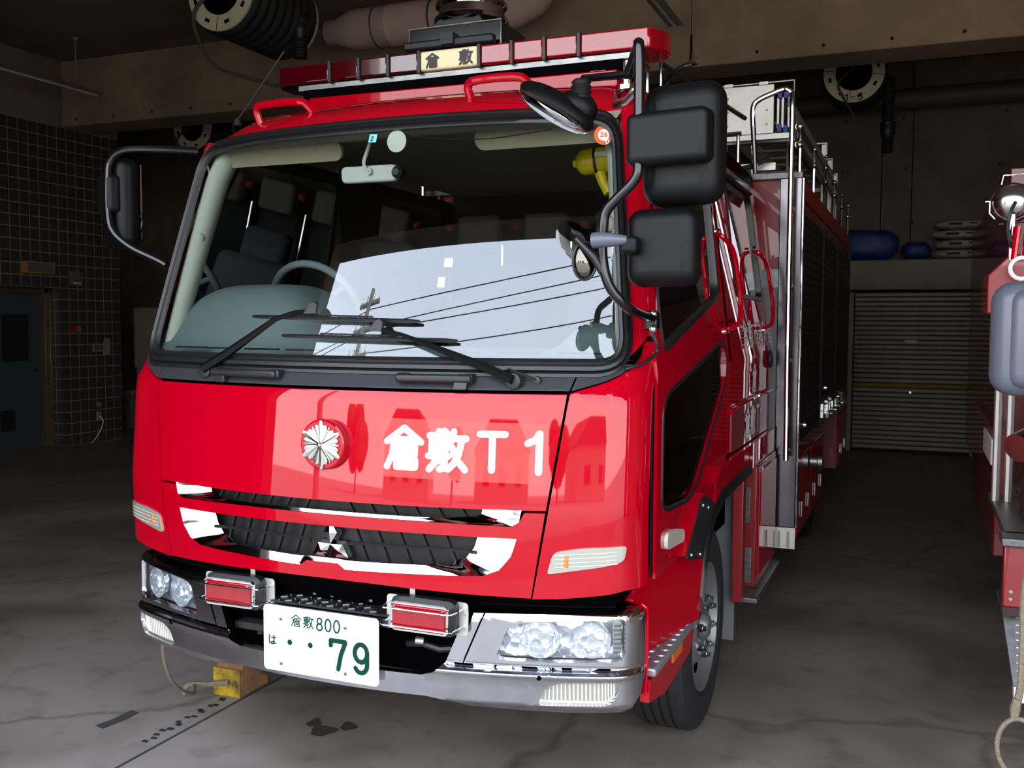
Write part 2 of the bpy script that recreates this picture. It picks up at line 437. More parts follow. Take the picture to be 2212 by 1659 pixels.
# floor: trowelled concrete with stains, drips and cracks
def floor_mat():
    M = bpy.data.materials.new('floor_concrete'); M.use_nodes = True; t = M.node_tree; b = t.nodes['Principled BSDF']
    co = t.nodes.new('ShaderNodeTexCoord')
    def noise(sc, det, dist=0):
        n = t.nodes.new('ShaderNodeTexNoise'); n.inputs['Scale'].default_value = sc; n.inputs['Detail'].default_value = det
        n.inputs['Distortion'].default_value = dist; t.links.new(co.outputs['Object'], n.inputs['Vector']); return n
    def ramp(src, a, b2, ca, cb):
        r = t.nodes.new('ShaderNodeValToRGB'); r.color_ramp.elements[0].position = a; r.color_ramp.elements[1].position = b2
        r.color_ramp.elements[0].color = ca; r.color_ramp.elements[1].color = cb; t.links.new(src, r.inputs[0]); return r
    n1 = noise(.9, 7, .6); n2 = noise(5.5, 6); n3 = noise(.55, 3, 1.2)
    r1 = ramp(n1.outputs['Fac'], .33, .7, lin((116,106,99)), lin((156,147,139)))
    r2 = ramp(n2.outputs['Fac'], .30, .46, (.62,.62,.62,1), (1,1,1,1))
    r3 = ramp(n3.outputs['Fac'], .34, .48, (.72,.68,.64,1), (1,1,1,1))
    v = t.nodes.new('ShaderNodeTexVoronoi'); v.feature = 'DISTANCE_TO_EDGE'; v.inputs['Scale'].default_value = .55
    nw = noise(1.6, 5); mixv = t.nodes.new('ShaderNodeMixRGB'); mixv.inputs[0].default_value = .35
    t.links.new(co.outputs['Object'], mixv.inputs[1]); t.links.new(nw.outputs['Color'], mixv.inputs[2]); t.links.new(mixv.outputs[0], v.inputs['Vector'])
    r4 = ramp(v.outputs['Distance'], .0, .012, (.55,.53,.5,1), (1,1,1,1))
    prev = r1.outputs[0]
    for r in (r2, r3, r4):
        mx = t.nodes.new('ShaderNodeMixRGB'); mx.blend_type = 'MULTIPLY'; mx.inputs[0].default_value = .8
        t.links.new(prev, mx.inputs[1]); t.links.new(r.outputs[0], mx.inputs[2]); prev = mx.outputs[0]
    t.links.new(prev, b.inputs['Base Color'])
    rr = ramp(n1.outputs['Fac'], .3, .7, (.34,.34,.34,1), (.6,.6,.6,1)); t.links.new(rr.outputs[0], b.inputs['Roughness'])
    bn = t.nodes.new('ShaderNodeBump'); bn.inputs['Strength'].default_value = .12; bn.inputs['Distance'].default_value = .01
    t.links.new(n2.outputs['Fac'], bn.inputs['Height']); t.links.new(bn.outputs[0], b.inputs['Normal'])
    MATS['floor_concrete'] = M
floor_mat()

# ------------------------------------------------------------------ the garage
def struct(name, mb, m, parent=None, **k):
    o = mb.build(name, m, parent, **k)
    if parent is None: o['kind'] = 'structure'
    return o
XL, XR, YF, YB, ZC = -8.7, 8.2, -2.0, 11.15, 5.05
fl = struct('floor', MB().box(-11.6, XR+.2, YF-.3, YB+.2, -.2, 0), 'floor_concrete', smooth=0)
struct('ceiling', MB().box(-11.6, XR+.2, YF-.3, YB+.2, ZC, ZC+.25), 'ceil_concrete', smooth=0)
struct('ceiling_beam', MB().box(-11.3, XR, 7.12, 7.66, 4.205, ZC), 'wall_concrete', bevel=.015)
# form-tie holes along the beam face
bh = MB().lathe([(.016, 0), (.016, .012)], (0, 0, 0), 'Y', 10).mesh('tie_hole', 'black_matte')
beam = bpy.data.objects['ceiling_beam']
for k in range(28): inst('tie_hole', bh, beam, (-8.45+k*.62+.02*sin(k), 7.112, 4.29))
bw = struct('wall_back', MB().box(-11.6, XR+.2, YB, YB+.25, 0, ZC), 'back_concrete', smooth=0)
for k, (x, z) in enumerate([(x, z) for x in (-.9, -.1, .7, 1.6, 2.6, 3.6) for z in (3.0, 3.7, 4.35)]):
    inst('tie_hole', bh, bw, (x+.1*sin(k), YB-.01, z))
for x in (-.3, 1.25, 1.62, 3.1): MB().box(x, x+.012, YB-.006, YB+.01, 2.5, ZC).build('formwork_joint', 'dark_core', bw, smooth=0)
struct('wall_right', MB().box(XR, XR+.25, YF, YB, 0, ZC), 'wall_concrete', smooth=0)
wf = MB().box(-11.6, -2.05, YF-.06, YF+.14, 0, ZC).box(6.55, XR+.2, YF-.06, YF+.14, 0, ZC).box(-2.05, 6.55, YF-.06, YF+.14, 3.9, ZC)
for v_ in wf.v: v_.y -= .05*(v_.x-1)      # unseen front wall, set askew so the windscreen's mirrored sky edge runs straighter
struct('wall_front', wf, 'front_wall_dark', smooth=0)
struct('wall_alcove', MB().box(-11.6, -11.35, 8.07, YB, 0, ZC), 'back_concrete', smooth=0)
# left wall: grout bed, tiles set proud of it
DY0, DY1, DZ = 5.72, 7.07, 2.10
wl = MB()
wl.box(XL-.35, XL, YF+.5, DY0, 0, ZC).box(XL-.35, XL, DY1, 8.07, 0, ZC).box(XL-.35, XL, DY0, DY1, DZ, ZC)
wl.box(-11.35, XL-.35, 7.9, 8.07, 0, ZC)
wl = struct('wall_left', wl, 'grout', smooth=0)
MB().box(XL-.34, XL+.012, YF+.5, 8.075, 4.2, ZC-.001).build('plaster_band', 'ceil_concrete', wl, smooth=0)
tm = MB().box(-.004, .0025, -.0675, .0675, -.0675, .0675).mesh('tile', 'tile_dark', 0)
tmr = MB().box(-.0675, .0675, -.0025, .004, -.0675, .0675).mesh('tile_return', 'tile_dark', 0)
P = .15; rest = MB(); cnt = 0
for j in range(28):
    z = .075+j*P
    for i in range(68):
        y = 8.07-.075-i*P
        if y < YF+.57: break
        if z < DZ and DY0-.02 < y < DY1: continue
        if y > 6.0 and cnt < 292:
            inst('tile', tm, wl, (XL, y, z)); cnt += 1
        else: rest.box(XL-.002, XL+.0025, y-.0675, y+.0675, z-.0675, z+.0675)
tag(rest.build('tile_field', 'tile_dark', wl, smooth=0), kind='stuff')
for j in range(14):
    for i in range(2): inst('tile', tmr, wl, (XL-.075-i*P, DY1, .075+j*P))
# recessed door
d = MB().box(-9.02, -8.98, DY0, DY1-.12, 0, DZ).build('door_1', 'door_grey', None, smooth=0); d['kind'] = 'structure'
MB().box(-8.99, -8.90, DY1-.12, DY1-.04, 0, DZ).box(-8.99, -8.90, DY0, DY1, DZ-.07, DZ).box(-8.99, -8.9, DY1-.035, DY1-.005, 0, DZ).build('door_frame', 'frame_steel', d, bevel=.004)
MB().box(-8.98, -8.975, 6.35, 6.75, 1.15, 1.75).build('door_pane', 'black_plastic', d, smooth=0)
MB().box(-8.98, -8.972, 6.3, 6.52, .25, .52).build('door_vent', 'black_matte', d, smooth=0)
MB().cyl((-8.975, 6.86, 1.02), (-8.93, 6.86, 1.02), .012).cyl((-8.935, 6.86, 1.02), (-8.935, 6.76, 1.02), .011).build('door_handle', 'steel_dull', d)
struct('wall_recess', MB().box(-9.06, -9.03, DY0-.02, DY1+.02, 0, DZ), 'dark_core', smooth=0)
# ================================================================== the fire truck
K = .21
def plan(s):
    s = abs(s)
    if s <= .9: return s, K*s*s, 1.0, 2*K*s
    t = (s-.9)/.30
    p = [(.9, K*.81), (.98, .2), (1.02, .25), (1.02, .38)]
    if t <= 1:
        u = 1-t; c = (u**3, 3*u*u*t, 3*u*t*t, t**3)
        x = sum(a*b[0] for a, b in zip(c, p)); y = sum(a*b[1] for a, b in zip(c, p))
        d = (3*u*u, 6*u*t, 3*t*t)
        tx = sum(d[i]*(p[i+1][0]-p[i][0]) for i in range(3)); ty = sum(d[i]*(p[i+1][1]-p[i][1]) for i in range(3))
        return x, y, tx, ty
    return 1.02, .38+(s-1.2), 0.0, 1.0
ZS = [.3, .81, 1.08, 1.44, 1.455, 1.545, 2.33, 2.38, 2.47, 2.53, 2.56]
YS = [-.024, -.022, -.035, -.0045, .004, .075, .358, .386, .52, .72, .95]
def y0(z): return interp(z, ZS, YS)
def wz(z): return interp(z, [1.55, 2.35], [1.0, .896])
def surf(yf):
    def mp(s, z, d=0):
        x, y, tx, ty = plan(s); L = sqrt(tx*tx+ty*ty); nx, ny = ty/L, -tx/L
        sg = 1 if s >= 0 else -1
        w = wz(z); k = w*w*(1-.36*max(0, min(z, 2.36)-1.545))
        return Vector((sg*(x*w-nx*d), y*k+yf(z)-ny*d, z))
    return mp
FM = surf(y0)
def sidex(z): return interp(z, [1.5, 2.4], [1.02, .91])
def side(sg):
    return lambda y, z, d=0: Vector((sg*(sidex(z)-d), y, z))
def shift(mp, k): return lambda u, v, d=0: mp(u, v, d-k)     # raise the whole sheet by k
TR = thing('fire_truck', (0, 0, 0), 'red fire engine with chrome bumper and red light bar parked in the middle', 'fire truck')
# ---- dark core behind the panels
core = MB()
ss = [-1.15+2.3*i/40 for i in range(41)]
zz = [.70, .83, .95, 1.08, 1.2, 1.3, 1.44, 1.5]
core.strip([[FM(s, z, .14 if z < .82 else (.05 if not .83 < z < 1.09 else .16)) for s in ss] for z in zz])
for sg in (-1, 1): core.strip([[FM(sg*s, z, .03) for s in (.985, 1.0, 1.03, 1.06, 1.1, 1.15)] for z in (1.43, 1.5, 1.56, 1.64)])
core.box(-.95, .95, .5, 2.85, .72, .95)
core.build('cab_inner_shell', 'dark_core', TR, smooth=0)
# ---- front lid (hood) with rounded top lip
hood = [(-.792, 1.443), (.792, 1.443), (.743, 1.089), (-.743, 1.089)]
panel('front_lid', hood, [], FM, 'paint_red', TR, thick=.014, du=.04, dv=.04, vl=(1.4401,))
# ---- grille panel with an upper notch and a lower opening
c = .012
UP = [(-.668+c, 1.081), (-.652+c, 1.05), (-.628+c, 1.037), (-.3+c, 1.043), (c, 1.044), (.3+c, 1.043), (.628+c, 1.037), (.652+c, 1.05), (.668+c, 1.081)]
gp = [(-.741, 1.081)]+UP+[(.741, 1.081), (.697, .814), (.52, .818), (.33, .825), (.17, .83), (0, .832), (-.17, .83), (-.34, .825), (-.52, .819), (-.697, .815)]
LOW = [(-.645+c, 1.0), (-.628+c, .945), (-.59+c, .9), (-.54+c, .880), (-.45+c, .876), (-.35+c, .874), (-.2+c, .870), (-.085+c, .868), (-.06+c, .886), (.06+c, .886), (.085+c, .868), (.2+c, .870), (.35+c, .874), (.45+c, .876), (.54+c, .880), (.59+c, .9), (.628+c, .945), (.645+c, 1.0)]
TOPL = [(.4+c, 1.003), (c, 1.006), (-.4+c, 1.003)]
lowhole = LOW+TOPL
GP = panel('grille_panel', gp, [lowhole], FM, 'paint_red', TR, thick=.03, du=.04, dv=.04)
# bright surrounds: strips that dive from the painted edge into the opening
def strip_obj(name, outer, inner, d0, dd, m, parent, n=4):
    k = len(outer); rails = []
    for i in range(n+1):
        t = i/n; rails.append([FM(outer[j][0]*(1-t)+inner[j][0]*t, outer[j][1]*(1-t)+inner[j][1]*t, d0+(dd(inner[j][0])-d0)*t) for j in range(k)])
    return MB().strip(rails).build(name, m, parent, smooth=45)
INN = [(-.52+c, 1.004), (-.505+c, .955), (-.478+c, .922), (-.43+c, .908), (-.36+c, .902), (-.28+c, .900), (-.16+c, .897), (-.085+c, .896), (-.06+c, .899), (.06+c, .899), (.085+c, .896), (.16+c, .897), (.28+c, .900), (.36+c, .902), (.43+c, .908), (.478+c, .922), (.505+c, .955), (.52+c, 1.004)]
def dens(L, n=3):
    out = []
    for i in range(len(L)-1):
        for k in range(n): out.append((L[i][0]+(L[i+1][0]-L[i][0])*k/n, L[i][1]+(L[i+1][1]-L[i][1])*k/n))
    return out+[L[-1]]
strip_obj('lower_chrome_surround', dens(LOW), dens(INN), -.003, lambda x: .05 if abs(x-c) > .44 else .005+.045*max(0, (abs(x-c)-.36)/.08), 'chrome', TR)
UPO = [(-.66+c, 1.09), (-.652+c, 1.052), (-.63+c, 1.039), (-.3+c, 1.045), (c, 1.046), (.3+c, 1.045), (.63+c, 1.039), (.652+c, 1.052), (.66+c, 1.09)]
UPI = [(-.535+c, 1.092), (-.53+c, 1.063), (-.515+c, 1.056), (-.28+c, 1.055), (c, 1.056), (.28+c, 1.055), (.515+c, 1.056), (.53+c, 1.063), (.535+c, 1.092)]
strip_obj('upper_chrome_surround', dens(UPO), dens(UPI), -.003, lambda x: .05 if abs(x-c) > .5 else .003+.047*max(0, (abs(x-c)-.42)/.08), 'chrome', TR)
# grille: backing plate, fins each a piece, cross bar
GR = MB().strip([[FM(-.66+.033*i, z, .085) for i in range(41)] for z in (.865, .93, 1.0, 1.05, 1.10)]).build('grille', 'grille_back', TR, smooth=0)
MB().box(-.20, .24, .075, .08, .87, 1.09).build('radiator_gap', 'dark_core', GR, smooth=0)
MB().box(-.035, .06, .055, .07, 1.045, 1.1).build('latch_cover', 'cowl_grey', GR, bevel=.004)
for sg in (-1, 1):
    for row, (za, zb, nn) in enumerate(((.89, 1.008, 7), (1.048, 1.098, 7))):
        for k in range(nn):
            x0 = .095+.078*k-(.03 if row else 0); x1 = x0+(.045 if row == 0 else .03)
            if row == 0 and x0 > .47: continue
            a = FM(sg*x1+c, za, .045); b = FM(sg*x0+c, zb, .045); e2 = Vector((.0032, 0, 0)); dp = Vector((0, .014, 0))
            MB().hexa([a-e2, a+e2, a+e2+dp, a-e2+dp, b-e2, b+e2, b+e2+dp, b-e2+dp]).build('grille_fin', 'grille_black', GR, smooth=0)
    MB().tube([FM(sg*(.07+.073*k)+c, .949-(.006 if k in (0, 6) else 0), .04) for k in range(7)], .006, 6).build('grille_bar', 'grille_black', GR)
# three-diamond badge
EM = MB()
def rhomb(cx, cz, ang, L, w):
    u = Vector((sin(radians(ang)), 0, cos(radians(ang)))); v = Vector((u.z, 0, -u.x)); o = Vector((cx, .012, cz))
    p = [o, o+u*L/2+v*w/2, o+u*L, o+u*L/2-v*w/2]; mid = o+u*L/2+Vector((0, -.006, 0))
    b = [q+Vector((0, .02, 0)) for q in p]
    EM.add(p+[mid]+b, [(0, 1, 4), (1, 2, 4), (2, 3, 4), (3, 0, 4), (0, 5, 6, 1), (1, 6, 7, 2), (2, 7, 8, 3), (3, 8, 5, 0)])
for a in (0, 120, 240): rhomb(.018, .936, a, .078, .05)
EM.build('three_diamond_badge', 'chrome', GR, smooth=0)
EB = MB()
for a in (0, 120, 240):
    u = Vector((sin(radians(a)), 0, cos(radians(a)))); v = Vector((u.z, 0, -u.x)); o = Vector((.018, .034, .936))-u*.004
    EB.prism([(0, -.006), (.04, -.032), (.086, 0), (.04, .032), (0, .006)], o, u, v, (0, .02, 0))
EB.build('badge_backing', 'black_plastic', GR, smooth=0)
# ---- corner panels
def mirror(L, sg): return [(sg*a, b) for a, b in L]
CP = [(.701, .812), (.78, .815), (.86, .823), (.941, .833), (1.0, .842), (1.13, .845), (1.135, 1.2), (1.13, 1.60), (1.07, 1.605), (1.045, 1.56), (1.0, 1.528), (.94, 1.497), (.88, 1.473), (.80, 1.446), (.75, 1.085)]
CAPP = [(.803, 1.455), (.82, 1.53), (1.02, 1.532), (.99, 1.53), (.94, 1.502), (.88, 1.478)]
for sg in (-1, 1):
    nm = 'right' if sg > 0 else 'left'
    panel('corner_panel', mirror(CP, sg), [], FM, 'paint_red', TR, thick=.02, du=.025, dv=.05)
    cp = [(.802, 1.452), (.815, 1.53), (1.02, 1.538), (1.03, 1.556), (.995, 1.531), (.94, 1.502), (.88, 1.478)]
    panel('cowl_corner_cap', mirror([(.802, 1.453), (.816, 1.532), (1.0, 1.534), (.94, 1.502), (.88, 1.478)], sg), [], FM, 'cowl_grey', TR, thick=.02, du=.03, dv=0)
    # turn signal
    TS = t2(rpoly([(.745, .893), (.763, .962), (.85, .977), (1.005, .983), (.992, .936), (.905, .919)], [.01, .022, .03, .014, .02, .03], 4))
    t = panel('turn_signal', mirror(TS, sg), [], shift(FM, .006), 'lens_rib', TR, thick=.012, du=.02, dv=.02)
    for k in range(4):
        z1 = .915+.0125*k
        MB().tube([FM(sg*(.768+.028*i), z1+.002*i, -.007) for i in range(8)], .0013, 5).build('lens_rib', 'lamp_white', t)
    MB().box(*sorted((sg*.78, sg*.81)), FM(.8, .94).y-.0075, FM(.8, .94).y, .915, .955).build('amber_bulb', 'amber', t, bevel=.004)
# ---- cowl under the windscreen
cw = [(-.796, 1.453)]+[(-.796+1.592*i/12, 1.453) for i in range(1, 12)]+[(.796, 1.453), (.812, 1.536), (-.812, 1.536)]
panel('cowl_panel', cw, [], FM, 'cowl_grey', TR, thick=.01, du=.04, dv=.02)
# ---- windscreen: rubber seal and glass
def wsout(g):
    a = .934+g; zb = 1.545-g*1.0; zt = 2.33+g*1.1
    return t2(rpoly([(-a, zb), (a, zb), (a-.012, zt-.012), (.6, zt+.004), (0, zt+.006), (-.6, zt+.004), (-a+.012, zt-.012)], [.085+g, .085+g, .085+g, .2, .2, .2, .085+g], 8))
def densify(L, st=.05):
    out = []
    for i in range(len(L)):
        a = Vector(L[i]); b = Vector(L[(i+1) % len(L)]); k = max(1, int((b-a).length/st))
        out += [tuple(a+(b-a)*j/k) for j in range(k)]
    return out
base = [densify(wsout(g), .05) for g in (0,)][0]
def offs(L, g):
    n = len(L); out = []
    for i in range(n):
        a = Vector(L[i-1]); b = Vector(L[(i+1) % n]); t = (b-a).normalized(); out.append((L[i][0]+t.y*g, L[i][1]-t.x*g))
    return out
seal = [(.052, .012), (.050, -.006), (.040, -.012), (.033, -.004), (.030, -.016), (.018, -.022), (.012, -.008), (.006, -.014), (-.004, -.010), (-.006, .006)]
MB().strip([[FM(u, v, d) for u, v in offs(base, g)] for g, d in seal], closed=True).build('windscreen_seal', 'rubber', TR, smooth=50)
panel('windscreen', base, [], FM, 'windscreen', TR, thick=0, du=.05, dv=.05)
# ---- pillars beside the windscreen
for sg in (-1, 1):
    panel('windscreen_pillar', mirror([(.975, 1.56), (1.07, 1.62), (1.13, 1.62), (1.16, 2.0), (1.16, 2.36), (.975, 2.37)], sg), [], shift(FM, -.004), 'paint_red', TR, thick=.02, du=.03, dv=.05)
# ---- roof
def roofpt(i, x):
    y, z = RP[i]; f = max(0.0, min(1.0, (1.2-y)/.8)); a = abs(x)
    e = max(0, (a-.72)/.2)
    return Vector((x*(1+.0*f), y+K*a*a*1.2*f, z-.11*e*e*(1 if y > .5 else .35)))
RP = [(.385, 2.378), (.40, 2.40), (.44, 2.43), (.52, 2.47), (.62, 2.503), (.72, 2.528), (.95, 2.556), (1.2, 2.57), (1.8, 2.575), (2.4, 2.575), (2.82, 2.56), (2.88, 2.5), (2.9, 2.35)]
MB().strip([[roofpt(i, -.91+1.82*k/30) for k in range(31)] for i in range(len(RP))]).build('roof', 'paint_red', TR, smooth=60)
for xa, xb, ya in ((-.665, -.405, .575), (.285, .525, .52)):
    pts = [(xa, ya+.01, 2.44), (xa-.01, ya-.005, 2.497), (xa+.035, ya-.02, 2.512), (xb-.06, ya-.03, 2.508), (xb-.02, ya-.02, 2.49), (xb+.02, ya, 2.43)]
    MB().tube(smoothpath(pts, 5), .0155, 10).build('roof_grab_handle', 'paint_red', TR)
# ---- doors (window and lower side window cut out)
FD = [(.345, .845), (.34, 1.57), (.40, 1.66), (.655, 2.36), (.72, 2.385), (1.572, 2.385), (1.572, 1.10), (1.40, 1.04), (1.2, .965), (1.08, .90), (1.0, .845)]
FW = t2(rpoly([(.455, 1.575), (1.497, 1.785), (1.53, 2.335), (.775, 2.335), (.43, 1.75)], [.05, .06, .06, .05, .1], 6))
QW = t2(rpoly([(.42, 1.07), (.42, 1.39), (.5, 1.435), (1.40, 1.58), (1.535, 1.585), (1.535, 1.42), (1.13, 1.16), (.93, 1.04), (.80, 1.025), (.48, 1.045)], .07, 5))
RD = [(1.582, 1.10), (1.582, 2.385), (2.84, 2.385), (2.86, 1.10)]
RW = t2(rpoly([(1.95, 1.80), (2.74, 1.80), (2.68, 2.335), (1.95, 2.335)], .06, 5))
for sg in (-1, 1):
    S = side(sg)
    D = panel('front_door', FD, [FW, QW], S, 'paint_red', TR, thick=.010, du=.06, dv=.06)
    panel('window_pane', FW, [], shift(S, -.012), 'side_glass', D, thick=0, du=.2, dv=.2)
    panel('lower_pane', QW, [], shift(S, -.01), 'side_glass', D, thick=0, du=.2, dv=.2)
    MB().strip([[S(u, v, d) for u, v in offs(densify(FW, .08), g)] for g, d in ((.016, .0), (.010, -.006), (-.008, -.004), (-.012, .012))], closed=True).build('window_rubber', 'rubber', D)
    MB().strip([[S(u, v, d) for u, v in offs(densify(QW, .08), g)] for g, d in ((.010, .0), (.006, -.004), (-.008, -.003), (-.010, .012))], closed=True).build('window_rubber', 'rubber', D)
    panel('door_lining', FD, [FW, QW], shift(S, -.018), 'cab_dark', D, thick=0, du=.2, dv=.2)
    R = panel('rear_door', RD, [RW], S, 'paint_red', TR, thick=.010, du=.06, dv=.06)
    panel('door_lining', RD, [RW], shift(S, -.018), 'cab_dark', R, thick=0, du=.2, dv=.2)
    panel('window_pane', RW, [], shift(S, -.012), 'side_glass', R, thick=0, du=.2, dv=.2)
    MB().strip([[S(u, v, d) for u, v in offs(densify(RW, .08), g)] for g, d in ((.016, .0), (.010, -.006), (-.008, -.004), (-.012, .012))], closed=True).build('window_rubber', 'rubber', R)
    MB().ball(S(2.77, 1.476, -.012), .05, 8, (.35, .8, 1)).build('door_knob', 'black_plastic', R)
    panel('rear_door_recess', [(1.66, 1.285), (2.82, 1.30), (2.8, 1.095), (1.66, 1.095)], [], shift(S, .004), 'deep_red', R, thick=.004, du=.2, dv=.2)
    MB().tube(smoothpath([S(1.6, 1.275, -.006), S(1.75, 1.296, -.014), S(2.82, 1.305, -.014)], 4), .008, 6).build('recess_lip', 'paint_red', R)
    # grab bars beside the doors
    for yy in (1.60, 2.62):
        MB().tube(smoothpath([S(yy, 2.05, -.0), S(yy-.01, 2.035, -.03), S(yy+.06, 1.98, -.055), S(yy+.085, 1.86, -.06), S(yy+.085, 1.75, -.06), S(yy+.05, 1.67, -.05), S(yy, 1.645, -.02), S(yy, 1.64, 0)], 5), .011, 8).build('grab_bar', 'paint_red', TR)
        for z in (2.062, 1.632): MB().cyl(S(yy, z, 0), S(yy, z, -.018), .012, 10).build('grab_bar_bolt', 'chrome', TR)
    MB().tube([S(1.62, 1.5, -.0), S(1.62, 2.37, -.0)], .006, 6).build('door_seam', 'dark_core', TR)
    # rain visor over the doors
    MB().strip([[Vector((sg*(sidex(2.35)+o), y, z)) for y in (.75, 1.2, 1.8, 2.4, 2.85)] for o, z in ((-.004, 2.40), (.035, 2.37), (.06, 2.325), (.062, 2.32), (.03, 2.36), (-.004, 2.385))]).build('rain_visor', 'tube_black', TR)
    # sill above the wheel arch, arch flare, rubber strip
    panel('door_sill', [(1.18, 1.03), (1.3, 1.085), (2.86, 1.09), (2.86, .97), (1.68, .965), (1.34, .945), (1.18, .88)], [], shift(S, .03), 'paint_red', TR, thick=.035, du=.1, dv=.06)
    arcpts = [(.93, .60), (.955, .70), (1.0, .79), (1.08, .865), (1.18, .915), (1.32, .945), (1.5, .955), (2.03, .965)]
    arch = MB().strip([[Vector((sg*(1.05+o), y, z-q)) for y, z in arcpts] for o, q in ((-.03, -.05), (.0, -.04), (.012, .0), (.008, .012), (-.08, .02))])
    arch.build('wheel_arch', 'rubber', TR, smooth=50)
    panel('arch_front', [(.64, .855), (.95, 1.03), (1.18, 1.03), (1.06, .88), (1.0, .79), (.94, .79)], [], shift(S, .028), 'paint_red', TR, thick=.03, du=.08, dv=.08)
    panel('arch_rubber_strip', t2(rpoly([(.655, .842), (.92, 1.025), (1.12, .975), (.94, .785)], .02, 4)), [], shift(S, .033), 'black_plastic', TR, thick=.006, du=.1, dv=.1)
    for y, z in ((.72, .845), (.87, .815), (.91, .99), (1.01, .965)): MB().lathe([(.009, 0), (.006, .006)], S(y, z, -.034), R=Matrix(((0, 0, sg), (1, 0, 0), (0, 1, 0))), n=8).build('strip_screw', 'steel_dull', TR)
    # fender wall, step and lower skirt in front of the wheel
    AL = lambda y, z, d=0: Vector((sg*(interp(y, [.30, .40, .66, .95], [.94, .965, 1.005, 1.048])-d), y, z))
    panel('fender', [(.34, .56), (.34, .86), (.66, .86), (.94, .86), (.985, .78), (.96, .68), (.93, .56)], [], AL, 'paint_red', TR, thick=.06, du=.03, dv=.1)
    st = MB().box(*sorted((sg*.86, sg*1.035)), .31, .87, .535, .565).build('cab_step', 'step_grey', TR, bevel=.008)
    for a in range(4):
        for b in range(8): MB().lathe([(.018, 0), (.016, .005), (.010, .005)], (sg*(.895+.04*a), .36+.06*b+(.03 if a % 2 else 0), .564), n=8).build('step_stud', 'step_grey', st)
    panel('lower_skirt', [(.29, .46), (.29, .53), (.88, .535), (.965, .50), (.88, .44), (.50, .42)], [], S, 'paint_red', TR, thick=.03, du=.1, dv=.1)
    t = panel('skirt_reflector', [(.60, .49), (.74, .49), (.74, .525), (.60, .525)], [], shift(S, .004), 'amber', TR, thick=.004, du=0, dv=0)
    # side marker
    panel('side_marker', t2(rpoly([(.457, .915), (.457, .97), (.54, .972), (.712, .938), (.715, .895)], .03, 5)), [], shift(S, .012), 'lamp_white', TR, thick=.012, du=.05, dv=.05)
    # rear of the wheel house: red post, grey flap, storage box with treads
    MB().box(*sorted((sg*1.0, sg*1.05)), 1.86, 1.93, .37, .97).build('wheel_house_post', 'deep_red', TR, bevel=.004)
    MB().box(*sorted((sg*.70, sg*1.0)), 1.95, 1.97, .16, .95).build('mud_flap', 'box_grey', TR, bevel=.004)
    B = MB().box(*sorted((sg*.62, sg*1.06)), 2.2, 2.86, .36, .965).build('step_locker', 'deep_red', TR, bevel=.006)
    MB().box(*sorted((sg*.95, sg*1.04)), 2.192, 2.2, .38, .56).build('tread_pad', 'tread_plate', B, bevel=.003)
    MB().box(*sorted((sg*.985, sg*1.03)), 2.192, 2.2, .68, .86).build('tread_pad', 'tread_plate', B, bevel=.003)
    MB().box(*sorted((sg*.66, sg*1.10)), 2.0, 2.86, .335, .36).build('locker_step', 'tread_plate', B, bevel=.004)
    panel('locker_trim', [(2.25, .40), (2.84, .40), (2.84, .93), (2.25, .93)], [], shift(S, .048), 'paint_red', B, thick=.006, du=0, dv=0)
# ---- writing on the doors (both sides read from the front on this side)
SR = side(1)
def side_text(items, w): return lettering('door_lettering', items, w, SR, 'side_letter', TR, .008)
L = .15
side_text([(g, 1.98+i*.155, 1.55, .135, .13) for i, g in enumerate(('kura', 'shiki', 'shi', 'shou', 'bou', 'kyoku'))], .014)
side_text([('kura', 2.19, 1.33, .13, .135), ('shiki', 2.41, 1.33, .13, .135)], .016)
side_text([('kura', 2.0, 1.12, .15, .14), ('shiki', 2.16, 1.12, .15, .14), ('T', 2.33, 1.12, .11, .14), ('1', 2.46, 1.12, .09, .14)], .018)
# ---- writing on the front
ST = panel('sticker_field', [(.222, 1.178), (.739, 1.169), (.739, 1.352), (.222, 1.361)], [], shift(FM, .0012), 'sticker_red', TR, thick=0, du=.04, dv=.05)
lettering('front_lettering', [('kura', .238, 1.205, .122, .13), ('shiki', .378, 1.203, .122, .125), ('T', .533, 1.203, .09, .125), ('1', .678, 1.20, .055, .13)], .0215, FM, 'white_letter', TR, .003)
# ---- badge: red disc with a silver star
bo = Vector((.028, FM(.03, 1.27).y, 1.27)); RY = Matrix(((1, 0, 0), (0, 0, -1), (0, 1, 0)))
BD = MB().lathe([(.079, 0), (.081, .006), (.081, .030), (.076, .034), (1e-4, .034)], bo+Vector((0, .004, 0)), R=RY, n=40).build('badge_disc', 'paint_red', TR)
star = MB(); o = bo+Vector((0, -.031, 0)); pts = []
for k in range(6):
    a = 90+60*k
    for da, r in ((-26, .054), (-18, .066), (-9, .062), (-3, .078), (3, .078), (9, .062), (18, .066), (26, .054)):
        pts.append((r*cos(radians(a+da)), r*sin(radians(a+da))))
    pts += [(.064*cos(radians(a+28)), .064*sin(radians(a+28))), (.066*cos(radians(a+30)), .066*sin(radians(a+30))), (.064*cos(radians(a+32)), .064*sin(radians(a+32)))]
n = len(pts)
star.add([(o.x, o.y-.009, o.z)]+[(o.x+p[0], o.y-.004, o.z+p[1]) for p in pts]+[(o.x+p[0], o.y, o.z+p[1]) for p in pts],
         [(0, 1+i, 1+(i+1) % n) for i in range(n)]+[(1+i, 1+n+i, 1+n+(i+1) % n, 1+(i+1) % n) for i in range(n)])
star.build('silver_star', 'steel', BD, smooth=0)
for k in range(12):
    a = radians(90+30*k); r = .070 if k % 2 == 0 else .062
    MB().tube([o+Vector((.008*cos(a), -.010, .008*sin(a))), o+Vector((r*cos(a), -.005, r*sin(a)))], [.0022, .0012], 5).build('star_ray', 'chrome', BD)
